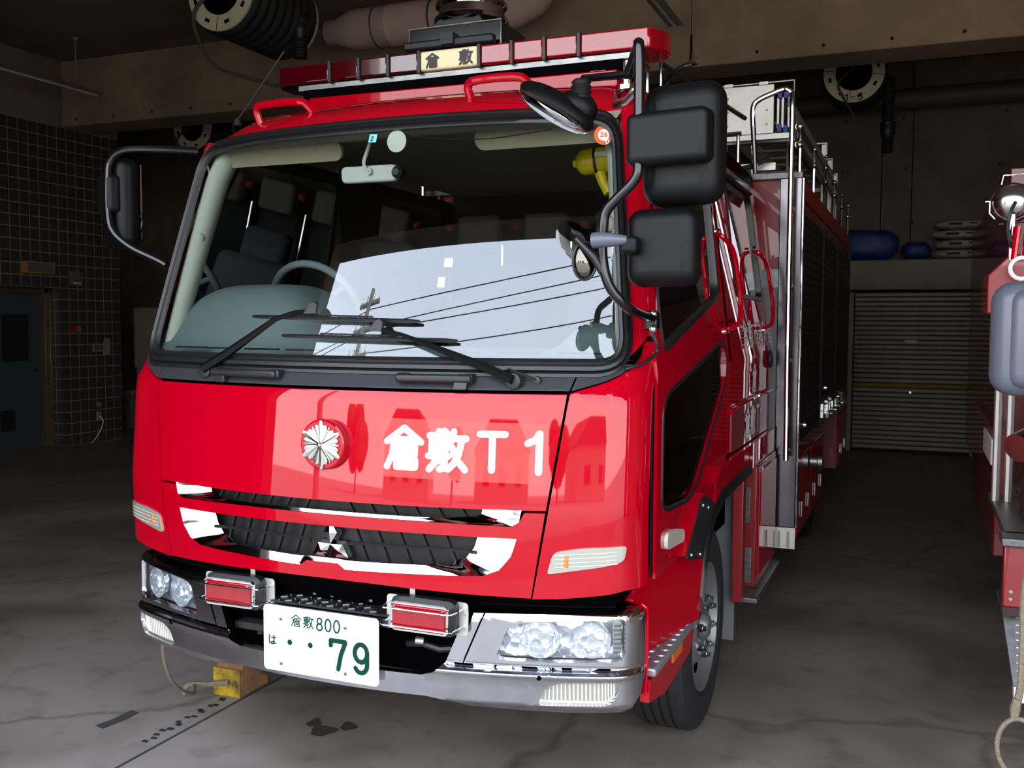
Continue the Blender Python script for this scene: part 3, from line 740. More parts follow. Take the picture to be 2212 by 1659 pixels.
MB().ball(o+Vector((0, -.009, 0)), .009, 6).build('star_boss', 'chrome', BD)
# ---- cowl handles
for xa, xb, k in ((-.475, -.175, 1), (.258, .505, -1)):
    h = MB(); z = 1.487
    h.obox(FM((xa+xb)/2, z, -.03), (xb-xa, .026, .026), rotz(math.atan(2*K*(xa+xb)/2)))
    H = h.build('lid_handle', 'black_plastic', TR, bevel=.009, seg=3)
    e = xb-.035 if k < 0 else xa+.045
    MB().hexa([FM(e-.022, 1.453, -.02), FM(e+.022, 1.453, -.02), FM(e+.022, 1.453, .0), FM(e-.022, 1.453, .0), FM(e-.02, 1.50, -.045), FM(e+.02, 1.50, -.045), FM(e+.02, 1.50, -.01), FM(e-.02, 1.50, -.01)]).build('handle_bracket', 'black_plastic', H, bevel=.003)
    for xx in (xa+.02, xb-.015): MB().obox(FM(xx, z, -.015), (.035, .04, .03)).build('handle_foot', 'black_plastic', H, bevel=.006)
# ---- wipers
for piv, path, ba, bb in (((-.528, 1.488), [(-.52, 1.495), (-.44, 1.545), (-.25, 1.668), (-.17, 1.693), (-.10, 1.697)], (-.372, 1.679), (.295, 1.664)),
                          ((.632, 1.482), [(.625, 1.487), (.53, 1.524), (.30, 1.604), (.245, 1.622), (.16, 1.640)], (-.218, 1.614), (.428, 1.603))):
    A = MB().lathe([(.026, 0), (.03, .01), (.024, .028), (.018, .03)], FM(piv[0], piv[1], -.0), R=RY, n=16).build('wiper', 'black_plastic', TR)
    MB().tube([FM(u, v, -.04) for u, v in path], [.017, .016, .009, .007, .008], 6).build('wiper_arm', 'mirror_black', A)
    n = 16; rail = [FM(ba[0]+(bb[0]-ba[0])*i/n, ba[1]+(bb[1]-ba[1])*i/n, -.02) for i in range(n+1)]
    MB().tube(rail, [.005]+[.0075]*(n-1)+[.005], 6).build('wiper_blade', 'rubber', A)
    MB().tube([FM(ba[0]+(bb[0]-ba[0])*i/n, ba[1]+(bb[1]-ba[1])*i/n+.011, -.027) for i in range(4, 13)], .003, 5).build('wiper_yoke', 'rubber', A)
    for i in range(4, 13): MB().tube([rail[i], FM(ba[0]+(bb[0]-ba[0])*i/n, ba[1]+(bb[1]-ba[1])*i/n+.011, -.027)], .0028, 5).build('wiper_link', 'rubber', A)
    j = path[-1]; MB().prism([(-.028, -.02), (.02, -.02), (.02, .014), (.006, .024), (-.012, .016)], FM(j[0], j[1]+.01, -.05), (1, 0, 0), (0, .3, .95), (0, .018, 0)).build('wiper_clip', 'black_plastic', A, bevel=.002)
MB().lathe([(.015, 0), (.013, .01), (.006, .012)], FM(.695, 1.483), R=RY, n=14).tube([FM(.69, 1.487, -.015), FM(.66, 1.50, -.03), FM(.60, 1.52, -.045)], .004, 6).build('washer_nozzle', 'black_plastic', TR)
# thin cable looping round the lower corner of the windscreen
MB().tube(smoothpath([FM(1.06, 1.69, -.02), FM(1.05, 1.64, -.025), FM(1.07, 1.6, -.03), FM(1.08, 1.57, -.02), FM(1.03, 1.54, -.015), FM(.98, 1.528, -.014), FM(.95, 1.52, -.012)], 5), .006, 7).build('mirror_cable', 'rubber', TR)
# ------------------------------------------------------------------ bumper
def yb(z): return interp(z, [.42, .445, .47, .55, .566, .574, .580, .592, .74, .758, .772], [.05, .02, -.004, -.010, -.016, -.014, .012, .004, .004, .010, .04])
BM = surf(yb)
def sym(L): return mirror(L[::-1], -1)+L
btop = [(0, .712), (.3, .712), (.5, .714), (.512, .752), (.705, .757), (.936, .768), (1.04, .770), (1.1, .757)]
bbot = [(1.105, .70), (1.105, .55), (1.08, .50), (1.03, .462), (.97, .448), (.80, .442), (.64, .446), (.50, .452), (.44, .468), (.36, .478), (.18, .478), (0, .479)]
bo_r = btop[1:]+bbot[:-1]
bout = [(0, .712)]+bo_r+[(0, .479)]+mirror(bo_r[::-1], -1)
op = [(0, .548), (.35, .547), (.392, .560), (.424, .59), (.462, .682), (.2, .684)]
bop = op+[(0, .685)]+mirror(op[:0:-1], -1)
HL = t2(rpoly([(.578, .608), (.62, .718), (.66, .728), (.97, .748), (.992, .74), (.992, .618), (.95, .612), (.72, .606)], [.03, .03, .04, .02, .02, .03, .02, .02], 5))
FG = t2(rpoly([(.712, .472), (.728, .522), (.772, .547), (.97, .553), (.968, .51), (.93, .475)], [.02, .03, .03, .02, .03, .04], 5))
BU = panel('bumper', bout, [bop, HL, FG, mirror(HL, -1), mirror(FG, -1)], BM, 'chrome_worn', TR, thick=.03, du=.03, dv=.04, vl=(.445, .47, .55, .566, .574, .580, .592, .74, .758))
for sg in (-1, 1):
    MB().tube([BM(sg*(.478+.068*t/6), .588+.166*t/6, -.0005) for t in range(7)], .003, 5).build('bumper_joint', 'dark_core', BU)
    MB().tube([BM(sg*1.11, .49, -.001), BM(sg*1.112, .60, -.001), BM(sg*1.112, .72, -.001), BM(sg*1.10, .762, -.001), BM(sg*1.06, .776, .004)], .005, 6).build('bumper_end_trim', 'paint_red', BU)
    MB().lathe([(.008, 0), (.008, .003)], BM(sg*.72, .563, .001), R=RY, n=12).build('bumper_hole', 'dark_core', BU)
    # top cover of the bumper
    MB().strip([[BM(sg*s, .768, d) for s in (.515, .65, .8, .95, 1.03, 1.08)] for d in (.025, .30)]).build('bumper_top_cover', 'black_plastic', BU)
    # headlight: housing, bowls, clear lens, corner cell
    H = MB().strip([[BM(sg*u, v, d) for u, v in offs(densify(HL, .04), g)] for g, d in ((.0, .0), (-.006, .016), (-.010, .018), (-.016, .06))], closed=True).build('headlight', 'chrome', TR)
    back = MB().strip([[BM(sg*(.58+.042*i), z, .055) for i in range(11)] for z in (.605, .65, .7, .738)]); back.build('headlight_back', 'reflector_facets', H)
    hl2 = offs(densify(HL, .04), -.010)
    for cxs, r in ((.715, .056), (.87, .052)):
        ctr = BM(sg*cxs, .674, .022); tg = BM(sg*cxs, .672, 0)-BM(sg*cxs, .672, .1); tg.normalize()
        rot = Vector((0, 0, 1)).rotation_difference(-tg).to_matrix()
        pr = [(r*1.12, .0), (r*1.08, .006), (r*.95, .022), (r*.7, .036), (r*.4, .045), (1e-4, .048)]
        MB().lathe(pr, ctr, R=rot, n=24, cap=False).build('reflector_bowl', 'reflector_facets', H, smooth=60)
        MB().ball(ctr-tg*.034, .011, 6).build('bulb', 'lamp_white', H)
    ce = t2(rpoly([(.945, .624), (.945, .738), (.984, .735), (.984, .63)], .01, 3))
    C2 = panel('corner_cell', mirror(ce, sg), [], shift(BM, -.022), 'lens_rib', H, thick=.01, du=.01, dv=.01)
    for k in range(7): MB().tube([BM(sg*.948, .636+.014*k, .02), BM(sg*.981, .636+.014*k, .02)], .003, 5).build('cell_rib', 'steel', C2)
    panel('headlight_lens', mirror(hl2, sg), [], shift(BM, -.010), 'lamp_lens', H, thick=0, du=.04, dv=.04)
    # fog lamp
    G = MB().strip([[BM(sg*u, v, d) for u, v in offs(densify(FG, .03), g)] for g, d in ((.0, .0), (-.004, .015), (-.014, .02))], closed=True).build('fog_lamp', 'chrome', TR)
    fl2 = offs(densify(FG, .03), -.008)
    panel('fog_lens', mirror(fl2, sg), [], shift(BM, -.02), 'lens_rib', G, thick=0, du=.012, dv=.03)
    for k in range(19):
        u = .735+.0122*k; za = max(.481, .481+(u-.93)*.5); zb2 = min(.543, .50+(u-.722)*.9)
        if zb2-za > .012: MB().tube([BM(sg*u, za, .017), BM(sg*u, zb2, .017)], .0035, 5).build('fog_rib', 'lamp_white', G)
    # red warning lamp on a plate, with two wire guards
    x0, x1 = .218, .506; yy = .012
    Wp = MB().prism(rrect(x0*1.0, x1, .685, .79, .012), (0, yy+.02, 0), (sg, 0, 0), (0, 0, 1), (0, .004, 0)).build('warning_lamp', 'aluminium', TR, smooth=0)
    bx0, bx1 = .252, .476
    MB().prism(rrect(bx0, bx1, .684, .797, .022), (0, yy-.01, 0), (sg, 0, 0), (0, 0, 1), (0, .03, 0)).build('lamp_gasket', 'rubber', Wp)
    MB().prism(rrect(bx0+.012, bx1-.012, .694, .787, .016), (0, yy-.036, 0), (sg, 0, 0), (0, 0, 1), (0, .03, 0)).build('lamp_bezel', 'chrome', Wp)
    Ln = MB().prism(rrect(bx0+.020, bx1-.020, .701, .780, .008), (0, yy-.044, 0), (sg, 0, 0), (0, 0, 1), (0, .02, 0)).build('lamp_red_lens', 'lens_red', Wp, bevel=.004)
    for px, pz in ((bx0+.028, .708), (bx1-.028, .708), (bx0+.028, .773), (bx1-.028, .773)): MB().ball((sg*px, yy-.046, pz), .004, 5).build('lens_screw', 'steel', Wp)
    for z in (.712, .768):
        MB().tube([(sg*(x0+.012), yy+.018, z), (sg*(x0+.018), yy-.048, z), (sg*(x0+.03), yy-.056, z), (sg*(x1-.04), yy-.056, z), (sg*(x1-.025), yy-.048, z), (sg*(x1-.018), yy+.018, z)], .0028, 6).build('wire_guard', 'chrome', Wp)
    for z in (.71, .755): MB().lathe([(.005, 0), (.004, .004)], (sg*(x1-.012), yy+.019, z), R=RY, n=8).build('plate_rivet', 'steel', Wp)
    MB().box(*sorted((sg*.300, sg*.318)), .035, .04, .79, .83).build('lamp_stay', 'aluminium', Wp)
# dark gap between bumper and cab, with frame pieces
MB().box(-.52, .52, .16, .5, .50, .80).build('front_crossmember', 'dark_core', TR, smooth=0)
for x in (-.10, -.03, .12, .30): MB().lathe([(.010, 0), (.010, .012), (.006, .012), (.006, .024)], (x, .10, .735), n=8).build('bolt', 'steel_dull', TR)
MB().tube([(.24, .13, .60), (.30, .12, .61), (.36, .13, .595), (.42, .15, .60)], .012, 8).build('steering_rod', 'black_plastic', TR)
MB().box(-.44, -.26, .10, .16, .575, .60).cyl((-.35, .13, .575), (-.35, .13, .555), .012).build('tow_bracket', 'cab_dark', TR, bevel=.004)
MB().cyl((.285, .10, .625), (.31, .11, .622), .012).build('hose_clamp', 'aluminium', TR)
tp = MB().box(-.225, .225, .02, .14, .715, .722).build('bumper_tread', 'black_plastic', TR)
mk = MB().obox((0, 0, 0), (.022, .004, .0035)).mesh('tread_mark', 'steel', 0)
for i in range(11):
    for j in range(3):
        M = Matrix.Translation((-.205+.041*i, .035+.034*j, .723)) @ Matrix.Rotation(radians(40 if (i+j) % 2 else -40), 4, 'Z'); inst('tread_mark', mk, tp, M)
# number plate
PL = MB().prism(rrect(-.22, .22, .501, .721, .014), (0, -.026, 0), (1, 0, 0), (0, 0, 1), (0, .004, 0)).build('number_plate', 'plate_white', TR, smooth=0)
PM = lambda u, v, d=0: Vector((u-.22, -.026+d, .501+v))
lettering('plate_writing', [('kura', .11, .158, .04, .04, .0036), ('shiki', .158, .158, .04, .04, .0036), ('8', .207, .156, .028, .043, .0052), ('0', .240, .156, .028, .043, .0052), ('0', .273, .156, .028, .043, .0052),
    ('ha', .022, .088, .03, .033, .0042), ('7', .262, .037, .062, .099, .0155), ('9', .346, .037, .064, .099, .0155)], .004, PM, 'plate_green', PL, .0012)
for x in (.104, .184): MB().lathe([(.0095, 0), (.0095, .0005)], (x-.22, -.0262, .603), R=RY, n=16).build('plate_dot', 'plate_green', PL)
for x, z in ((.07, .176), (.318, .176), (.07, .026), (.318, .026)): MB().lathe([(.006, 0), (.005, .004)], (x-.22, -.026, z+.501), R=RY, n=10).build('plate_screw', 'steel_dull', PL)
MB().box(-.2, .2, -.02, .01, .52, .70).build('plate_carrier', 'black_plastic', TR)
# ------------------------------------------------------------------ light bar on the roof
LB = MB().box(-.74, .76, .945, 1.17, 2.655, 2.683).build('light_bar', 'steel_dull', TR, bevel=.004)
zt, zb_ = 2.762, 2.684
def barlens(xa, xb, m, nm, end=0):
    yf = .924; yr = 1.165
    if end == 0: poly = [(xa, yf), (xb, yf), (xb, yr), (xa, yr)]
    elif end < 0: poly = [(xa, yf), (xb, yf), (xb, yr), (xa-.0, yr-.02), (xa-.045, yr-.07), (xa-.045, yf+.07)]
    else: poly = [(xa, yf), (xb, yf), (xb+.045, yf+.09), (xb+.045, yr-.07), (xb, yr-.02), (xa, yr)]
    return MB().prism(poly, (0, 0, zb_), (1, 0, 0), (0, 1, 0), (0, 0, zt-zb_)).build(nm, m, LB, bevel=.008, seg=2)
ed = [-.825, -.565, -.422, -.282, -.138, .131, .271, .407, .548, .828]
for i in range(9):
    a, b = ed[i]+.005, ed[i+1]-.005
    if i == 4:
        barlens(a, b, 'sign_cream', 'sign_panel')
        lettering('sign_writing', [('kura', -.105, 2.693, .058, .056), ('shiki', .045, 2.693, .058, .056)], .0085, lambda u, v, d=0: Vector((u, .9235+d, v)), 'ink_grey', LB, .002)
    else: barlens(a, b, 'lens_red_shaded' if i < 4 else 'lens_red', 'bar_lens', -1 if i == 0 else (1 if i == 8 else 0))  # left lenses painted darker, as the bar catches little sky there
    if i: MB().box(ed[i]-.007, ed[i]+.007, .917, 1.17, 2.675, 2.766).build('bar_divider', 'black_plastic', LB, bevel=.002)
    if i not in (4,):
        MB().lathe([(.032, 0), (.026, .06)], ((a+b)/2, 1.03, 2.69), n=14).build('rotator', 'lens_red', LB)
MB().box(-.70, .72, .93, 1.16, 2.622, 2.655).build('bar_underside', 'dark_core', LB)
for x in (-.60, -.2, .25, .62): MB().box(x-.03, x+.03, .94, .99, 2.60, 2.658).build('bar_foot', 'steel_dull', LB)
PT = MB().hexa([(-.675, .93, 2.545), (.70, .93, 2.545), (.74, 1.20, 2.55), (-.72, 1.20, 2.55), (-.675, .93, 2.622), (.70, .93, 2.618), (.70, 1.2, 2.62), (-.675, 1.2, 2.622)]).build('bar_plinth', 'paint_red', TR, bevel=.006)
# searchlight box behind the bar
BX = MB().box(-.40, .05, 1.33, 1.62, 2.86, 2.985).build('searchlight_box', 'tube_black', TR, bevel=.004)
for p in ([(-.402, 1.328, 2.862), (-.402, 1.328, 2.987), (.052, 1.328, 2.987), (.052, 1.328, 2.862)],): MB().tube(p, .003, 5).build('box_edge', 'aluminium', BX)
MB().prism([(-.31, 2.985), (-.04, 2.985), (-.07, 3.025), (-.27, 3.025)], (0, 1.36, 0), (1, 0, 0), (0, 0, 1), (0, .22, 0)).build('box_hump', 'black_plastic', BX)
MB().box(-.395, .045, 1.255, 1.30, 2.872, 2.912).build('sensor_bar', 'black_plastic', BX, bevel=.01)
MB().box(-.20, -.14, 1.24, 1.33, 2.88, 2.93).build('bar_bracket', 'black_plastic', BX)
MB().box(-.36, -.32, 1.35, 1.6, 2.575, 2.86).box(-.03, .01, 1.35, 1.6, 2.575, 2.86).build('box_stand', 'black_plastic', BX)
MB().lathe([(.16, 0), (.172, .012), (.172, .03), (.155, .04), (.15, .075), (.165, .085), (.165, .10), (.14, .12), (.12, .16), (1e-4, .20)], (-.17, 1.5, 3.02), n=36).build('searchlight', 'chrome', BX)
# whip antenna
AN = MB().lathe([(.03, 0), (.012, .02), (.010, .05)], (.745, 1.99, 2.885), n=14).tube([(.745, 1.99, 2.93), (.745, 1.99, 3.02)], .007, 8).tube([(.745, 1.99, 3.02), (.742, 1.99, 3.9)], .0028, 6).build('whip_antenna', 'chrome', TR)
MB().tube(smoothpath([(.745, 1.99, 2.885), (.70, 1.97, 2.87), (.64, 1.93, 2.80), (.62, 1.9, 2.58)], 5), .011, 8).build('antenna_bracket', 'tube_black', TR)
MB().tube([(.57, 1.85, 2.57), (.57, 1.85, 2.86)], .012, 8).tube([(.66, 1.75, 2.57), (.66, 1.75, 2.84)], .008, 8).build('roof_post', 'chrome', TR)
MB().tube([(.66, 1.75, 2.84), (.90, 2.6, 2.74)], .012, 6).build('roof_stay', 'black_plastic', TR)
MB().lathe([(.02, 0), (.010, .03)], (-.87, .70, 2.475), n=12).tube([(-.87, .70, 2.50), (-.75, .70, 2.63), (-.635, .70, 2.757)], .0035, 6).build('whip_antenna', 'black_plastic', TR)
# ------------------------------------------------------------------ mirrors
TB = .0145
RM = MB().tube(smoothpath([(1.0, .02, 2.352), (1.045, -.05, 2.40), (1.062, -.09, 2.41), (1.067, -.10, 2.38), (1.068, -.10, 2.25), (1.069, -.10, 2.09), (1.058, -.10, 2.045), (1.012, -.10, 2.0), (.98, -.10, 1.965), (.972, -.10, 1.92), (.97, -.095, 1.835), (.99, -.09, 1.76), (1.03, -.05, 1.705), (1.03, .1, 1.685), (1.03, .22, 1.678)], 6), TB, 12).build('mirror_stay', 'tube_black', TR)
MB().tube([(1.066, -.10, 2.285), (.99, .06, 2.295), (.90, .25, 2.33), (.86, .40, 2.40)], .013, 10).build('mirror_brace', 'tube_black', TR)
def housing(name, c, w, d, h, m, par, tilt=0, r=.05):
    mb = MB(); mb.obox(c, (w, d, h), rotz(tilt)); return mb.build(name, m, par, bevel=r, seg=5)
U = housing('upper_mirror', (1.175, -.02, 2.145), .23, .11, .33, 'mirror_black', TR, -.15, .054)
housing('mirror_clamp_cover', (1.152, -.095, 2.152), .232, .075, .142, 'cover_grey', U, -.15, .022)
MB().obox((1.17, .04, 2.147), (.20, .006, .29), rotz(-.15)).build('mirror_face', 'mirror_glass', U)
Lm = housing('lower_mirror', (1.125, -.03, 1.868), .205, .09, .215, 'mirror_black', TR, -.1, .042)
housing('mirror_boss', (1.045, -.085, 1.872), .05, .05, .05, 'mirror_black', Lm, 0, .014)
MB().tube([(.945, -.105, 1.886), (.96, -.106, 1.887), (1.0, -.105, 1.887), (1.04, -.10, 1.885)], [.022, .023, .019, .012], 12).build('mirror_clamp', 'grey_mirror', Lm)
MB().obox((1.12, .02, 1.868), (.18, .006, .19), rotz(-.1)).build('mirror_face', 'mirror_glass', Lm)
# under-mirror on a bellows
J = MB().cyl((1.0, .02, 2.395), (1.0, .02, 2.33), .011, 10).build('under_mirror', 'steel', TR)
MB().lathe([(.026, 0), (.026, .012), (.012, .014), (.012, .03)], (1.0, .02, 2.315), n=6).build('clamp_nut', 'chrome', J)
MB().tube([(1.0, .02, 2.358), (.955, -.03, 2.345), (.905, -.09, 2.33)], [.012, .011, .010], 8).build('mirror_arm', 'tube_black', J)
MB().lathe([(.026, .0), (.030, .008), (.024, .014), (.030, .022), (.024, .029), (.030, .036), (.024, .043), (.028, .05), (.018, .058)], (.905, -.10, 2.268), n=18).build('bellows', 'rubber', J)
ru = euler(0, radians(33), 0)
MB().ball((.835, -.10, 2.258), .125, 10, (1.0, .62, .32), ru).build('cone_shell', 'mirror_black', J)
MB().ball((.893, -.09, 2.252), .062, 8, (.95, .8, .75), ru).build('shell_neck', 'mirror_black', J)
MB().ball((.827, -.103, 2.246), .118, 10, (1.0, .66, .26), ru).build('cone_glass', 'mirror_glass', J)
# round kerb mirror below
Kb = MB().ball((.918, -.09, 1.832), .05, 10, (.62, .30, 1.0), rotz(.5)).build('kerb_mirror', 'kerb_glass', TR)
MB().tube([(.918+.033*cos(a)*cos(.5), -.09+.033*cos(a)*sin(.5)-.004, 1.832+.052*sin(a)) for a in [2*pi*k/24 for k in range(24)]], .004, 6, closed=True).build('mirror_rim', 'rubber', Kb)
MB().tube([(.97, -.095, 1.80), (.95, -.11, 1.84), (.90, -.12, 1.892)], [.012, .012, .008], 8).build('mirror_arm', 'rubber', Kb)
# stay foot on the pillar
MB().box(1.005, 1.045, .22, .26, 1.64, 1.70).build('stay_foot', 'tube_black', RM, bevel=.006)
for z in (1.69, 1.645): MB().ball((1.035, .215, z), .013, 6).build('foot_bolt', 'chrome', RM)
# far-side mirror
LMt = MB().tube(smoothpath([(-.885, .47, 2.335), (-1.0, .38, 2.335), (-1.13, .33, 2.33), (-1.19, .32, 2.29), (-1.20, .315, 2.22), (-1.20, .315, 2.08), (-1.18, .32, 2.01), (-1.11, .34, 1.95), (-1.0, .36, 1.90), (-.965, .37, 1.88)], 5), TB, 10).build('mirror_stay', 'tube_black', TR)
U2 = housing('far_mirror', (-1.24, .42, 2.135), .20, .10, .36, 'mirror_black', TR, -.50, .04)
housing('mirror_clamp_cover', (-1.225, .345, 2.165), .11, .06, .15, 'cover_grey', U2, -.4, .02)
MB().obox((-1.213, .469, 2.135), (.17, .006, .31), rotz(-.50)).build('mirror_face', 'mirror_glass', U2)
# ------------------------------------------------------------------ wheels
def wheel(x, y, sg):
    R, w, zc = .418, .24, .418; AX = Matrix(((0, 0, sg), (1, 0, 0), (0, 1, 0)))
    prof = [(.255, -w+.02), (.30, -w+.005), (.37, -w), (.405, -w+.012), (R, -w+.04)]
    for g in range(4):
        h = -w+.055+g*.037; prof += [(R, h-.004), (R-.010, h), (R-.010, h+.007), (R, h+.011)]
    prof += [(R, -.035), (.408, -.012), (.385, -.001), (.34, .004), (.29, .002), (.268, -.012), (.255, -.03)]
    T = MB().lathe(prof, (x, y, zc), R=AX, n=56, cap=False).build('wheel', 'tyre', TR, smooth=28)
    MB().lathe([(.252, -.20), (.262, -.10), (.264, -.02), (.262, -.004), (.252, -.004), (.246, -.02), (.236, -.045), (.21, -.06), (.17, -.052), (.135, -.018), (.125, -.016), (.09, -.016), (.088, -.03), (1e-4, -.03)], (x, y, zc), R=AX, n=48, cap=False).build('rim', 'wheel_silver', T, smooth=40)
    for k in range(8):
        a = 2*pi*k/8+.2; p = Vector((x-sg*.052, y+.196*cos(a), zc+.196*sin(a)))
        MB().lathe([(.026, 0), (.022, .004)], p, R=AX, n=14).build('hand_hole', 'dark_core', T)
        a += .39; q = Vector((x-sg*.016, y+.112*cos(a), zc+.112*sin(a)))
        MB().lathe([(.017, 0), (.017, .022), (.011, .024), (.011, .036)], q, R=AX, n=6).build('wheel_nut', 'steel', T)
    MB().lathe([(.055, -.02), (.05, .0), (.04, .012), (1e-4, .013)], (x, y, zc), R=AX, n=24).build('hub', 'wheel_silver', T)
wheel(1.0, 1.30, 1); wheel(-1.0, 1.30, -1); wheel(1.02, 5.3, 1); wheel(-1.02, 5.3, -1)
MB().cyl((-.8, 1.30, .42), (.8, 1.30, .42), .06).cyl((-.8, 5.3, .42), (.8, 5.3, .42), .09).build('axle', 'dark_core', TR)
MB().box(-.45, -.33, .5, 6.8, .62, .82).box(.33, .45, .5, 6.8, .62, .82).build('chassis_rail', 'dark_core', TR, smooth=0)
MB().box(.70, .98, .98, 1.0, .55, .9).box(-.98, -.70, .98, 1.0, .55, .9).build('wheel_house', 'dark_core', TR, smooth=0)
# ------------------------------------------------------------------ equipment body behind the cab
XB, Y1, Y2 = 1.163, 2.95, 7.0
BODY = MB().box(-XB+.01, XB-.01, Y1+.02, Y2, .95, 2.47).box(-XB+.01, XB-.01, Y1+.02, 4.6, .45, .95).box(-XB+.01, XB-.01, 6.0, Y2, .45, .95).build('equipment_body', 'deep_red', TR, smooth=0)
MB().box(-XB, XB, Y1-.02, Y1+.25, 2.465, 2.50).build('body_top_tread', 'tread_plate', BODY, bevel=.003)
MB().box(-XB+.02, XB-.02, Y1+.25, Y2, 2.465, 2.485).build('body_roof', 'steel_dull', BODY)
MB().box(.2, 1.0, 3.6, 5.8, 2.486, 2.62).build('roof_locker', 'black_plastic', BODY, bevel=.01)
for sg in (-1, 1):
    C_ = MB().box(*sorted((sg*1.045, sg*XB)), Y1-.03, Y1+.02, .53, 2.465).build('stainless_column', 'steel_dark', BODY, bevel=.004)
    MB().box(*sorted((sg*1.04, sg*(XB+.004))), Y1-.034, Y1-.03, .41, .53).build('hinge_plate', 'aluminium', C_, bevel=.004)
    for x in (1.075, 1.125): MB().box(*sorted((sg*x, sg*(x+.012))), Y1-.05, Y1-.033, .42, .51).build('hinge_pin', 'steel_dull', C_)
    MB().box(*sorted((sg*XB, sg*(XB+.012))), Y1-.03, Y1+.012, .53, 2.465).build('column_edge', 'chrome', C_, bevel=.003)
    MB().box(*sorted((sg*.90, sg*1.045)), Y1-.012, Y1+.02, 1.87, 1.97).build('tread_band', 'tread_plate', BODY)
    MB().box(*sorted((sg*.90, sg*1.045)), Y1-.01, Y1+.02, .95, 1.87).build('body_front_panel', 'box_grey', BODY)
    # side: fascia, roller shutters with slats, lower lockers, latches
    MB().box(*sorted((sg*(XB-.01), sg*XB)), Y1+.02, Y2, 2.36, 2.465).build('fascia', 'paint_red_dull', BODY, bevel=.003)
    for (ya, yb2, za, zb2) in ((3.02, 4.28, .98, 2.35), (4.34, 5.5, 1.12, 2.35), (5.56, 6.92, .98, 2.35)):
        SH = MB().box(*sorted((sg*(XB-.02), sg*(XB-.012))), ya, yb2, za, zb2).build('roller_shutter', 'black_matte', BODY)
        if sg > 0:
            sm = MB().box(XB-.012, XB-.004, ya+.03, yb2-.03, -.022, .022).mesh('shutter_slat', 'black_plastic', 0)
            for k in range(int((zb2-za)/.048)-1): inst('shutter_slat', sm, SH, (0, 0, za+.035+.048*k))
        for yk in (ya, yb2): MB().box(*sorted((sg*(XB-.012), sg*(XB+.002))), yk-.02, yk+.02, za, zb2).build('shutter_frame', 'cab_dark', SH)
        MB().lathe([(.018, 0), (.016, .018), (.01, .022)], (sg*XB, ya+.22, za+.10), R=Matrix(((0, 0, sg), (1, 0, 0), (0, 1, 0))), n=12).build('shutter_lock', 'chrome', SH)
    for ya, yb2 in ((3.0, 3.7), (3.74, 4.55), (6.05, 6.9)):
        LK = MB().box(*sorted((sg*(XB-.01), sg*(XB+.004))), ya, yb2, .46, .90).build('locker_door', 'paint_red_dull', BODY, bevel=.006)
        for f in (.25, .75): MB().box(*sorted((sg*(XB+.004), sg*(XB+.016))), ya+(yb2-ya)*f-.012, ya+(yb2-ya)*f+.012, .55, .64).build('locker_handle', 'chrome', LK, bevel=.004)
    for k in range(5): MB().lathe([(.011, 0), (.011, .07)], (sg*XB, 4.75+.36*k, 1.04), R=Matrix(((0, 0, sg), (1, 0, 0), (0, 1, 0))), n=10).box(*sorted((sg*(XB+.0), sg*(XB+.02))), 4.74+.36*k, 4.76+.36*k, .99, 1.09).build('hose_valve', 'chrome', BODY)
    MB().lathe([(.05, 0), (.05, .03), (.035, .04), (.035, .08), (.045, .085), (.045, .11)], (sg*XB, 3.3, .86), R=Matrix(((0, 0, sg), (1, 0, 0), (0, 1, 0))), n=16).build('hose_coupling', 'steel_dull', BODY)
    # tall hand rail at the front of the body
    MB().tube(smoothpath([(sg*1.12, 2.82, .92), (sg*1.115, 2.82, 1.6), (sg*1.113, 2.82, 2.4), (sg*1.112, 2.82, 2.86), (sg*1.105, 2.82, 2.905), (sg*1.07, 2.82, 2.925), (sg*1.0, 2.82, 2.905), (sg*.93, 2.82, 2.875), (sg*.905, 2.82, 2.83), (sg*.905, 2.86, 2.7), (sg*.905, 2.95, 2.50)], 5), .0145, 10).build('hand_rail', 'chrome', BODY)
    for z in (.95, 1.45, 1.86, 2.28): MB().tube([(sg*1.115, 2.82, z), (sg*1.115, 2.93, z+.02)], .012, 8).build('rail_bracket', 'black_plastic', BODY)
    # rails along the roof edge
    for z in (2.68, 2.78):
        MB().tube([(sg*1.11, 3.12, z), (sg*1.11, 6.95, z)], .016, 10).build('roof_rail', 'steel', BODY)
    for k in range(6):
        yk = 3.13+.79*k
        MB().tube([(sg*1.12, yk, 2.48), (sg*1.12, yk, 2.80)], .012, 8).build('rail_post', 'chrome', BODY)
        for z in (2.68, 2.78): MB().ball((sg*1.12, yk, z), .024, 8).build('rail_joint', 'chrome', BODY)
MB().box(-.9, .9, Y1+.05, Y1+.10, 2.50, 2.56).build('roof_kerb', 'aluminium', BODY)
# gear on the body roof
for (y, z0, x) in ((5.7, 3.02, 1.02), (6.25, 2.98, 1.02), (6.8, 2.93, 1.02)):
    H = MB().box(x-.02, x+.02, y-.01, y+.01, 2.5, z0+.10).build('ladder_hook', 'aluminium', BODY, bevel=.004)
    MB().tube([(x-.10, y, z0+.11), (x+.02, y, z0+.11), (x+.02, y, z0)], .009, 6).build('hook_bar', 'aluminium', H); MB().ball((x+.02, y-.012, z0), .016, 6).build('hook_bolt', 'steel_dull', H)
for sx in (.62, .80):
    MB().tube([(sx-.25, 2.98, 2.73), (sx+.02, 2.98, 2.735)], .014, 8).tube([(sx, 2.98, 2.5), (sx, 2.98, 2.735)], .010, 8).build('t_handle', 'steel', BODY)
MB().tube(smoothpath([(.70, 2.97, 2.53), (.78, 2.96, 2.53), (.86, 2.97, 2.545), (.93, 2.98, 2.57), (.97, 3.0, 2.60)], 4), .014, 8).ball((.76, 2.965, 2.53), .028, 8, (1.4, 1, 1)).build('power_cable', 'rubber', BODY)
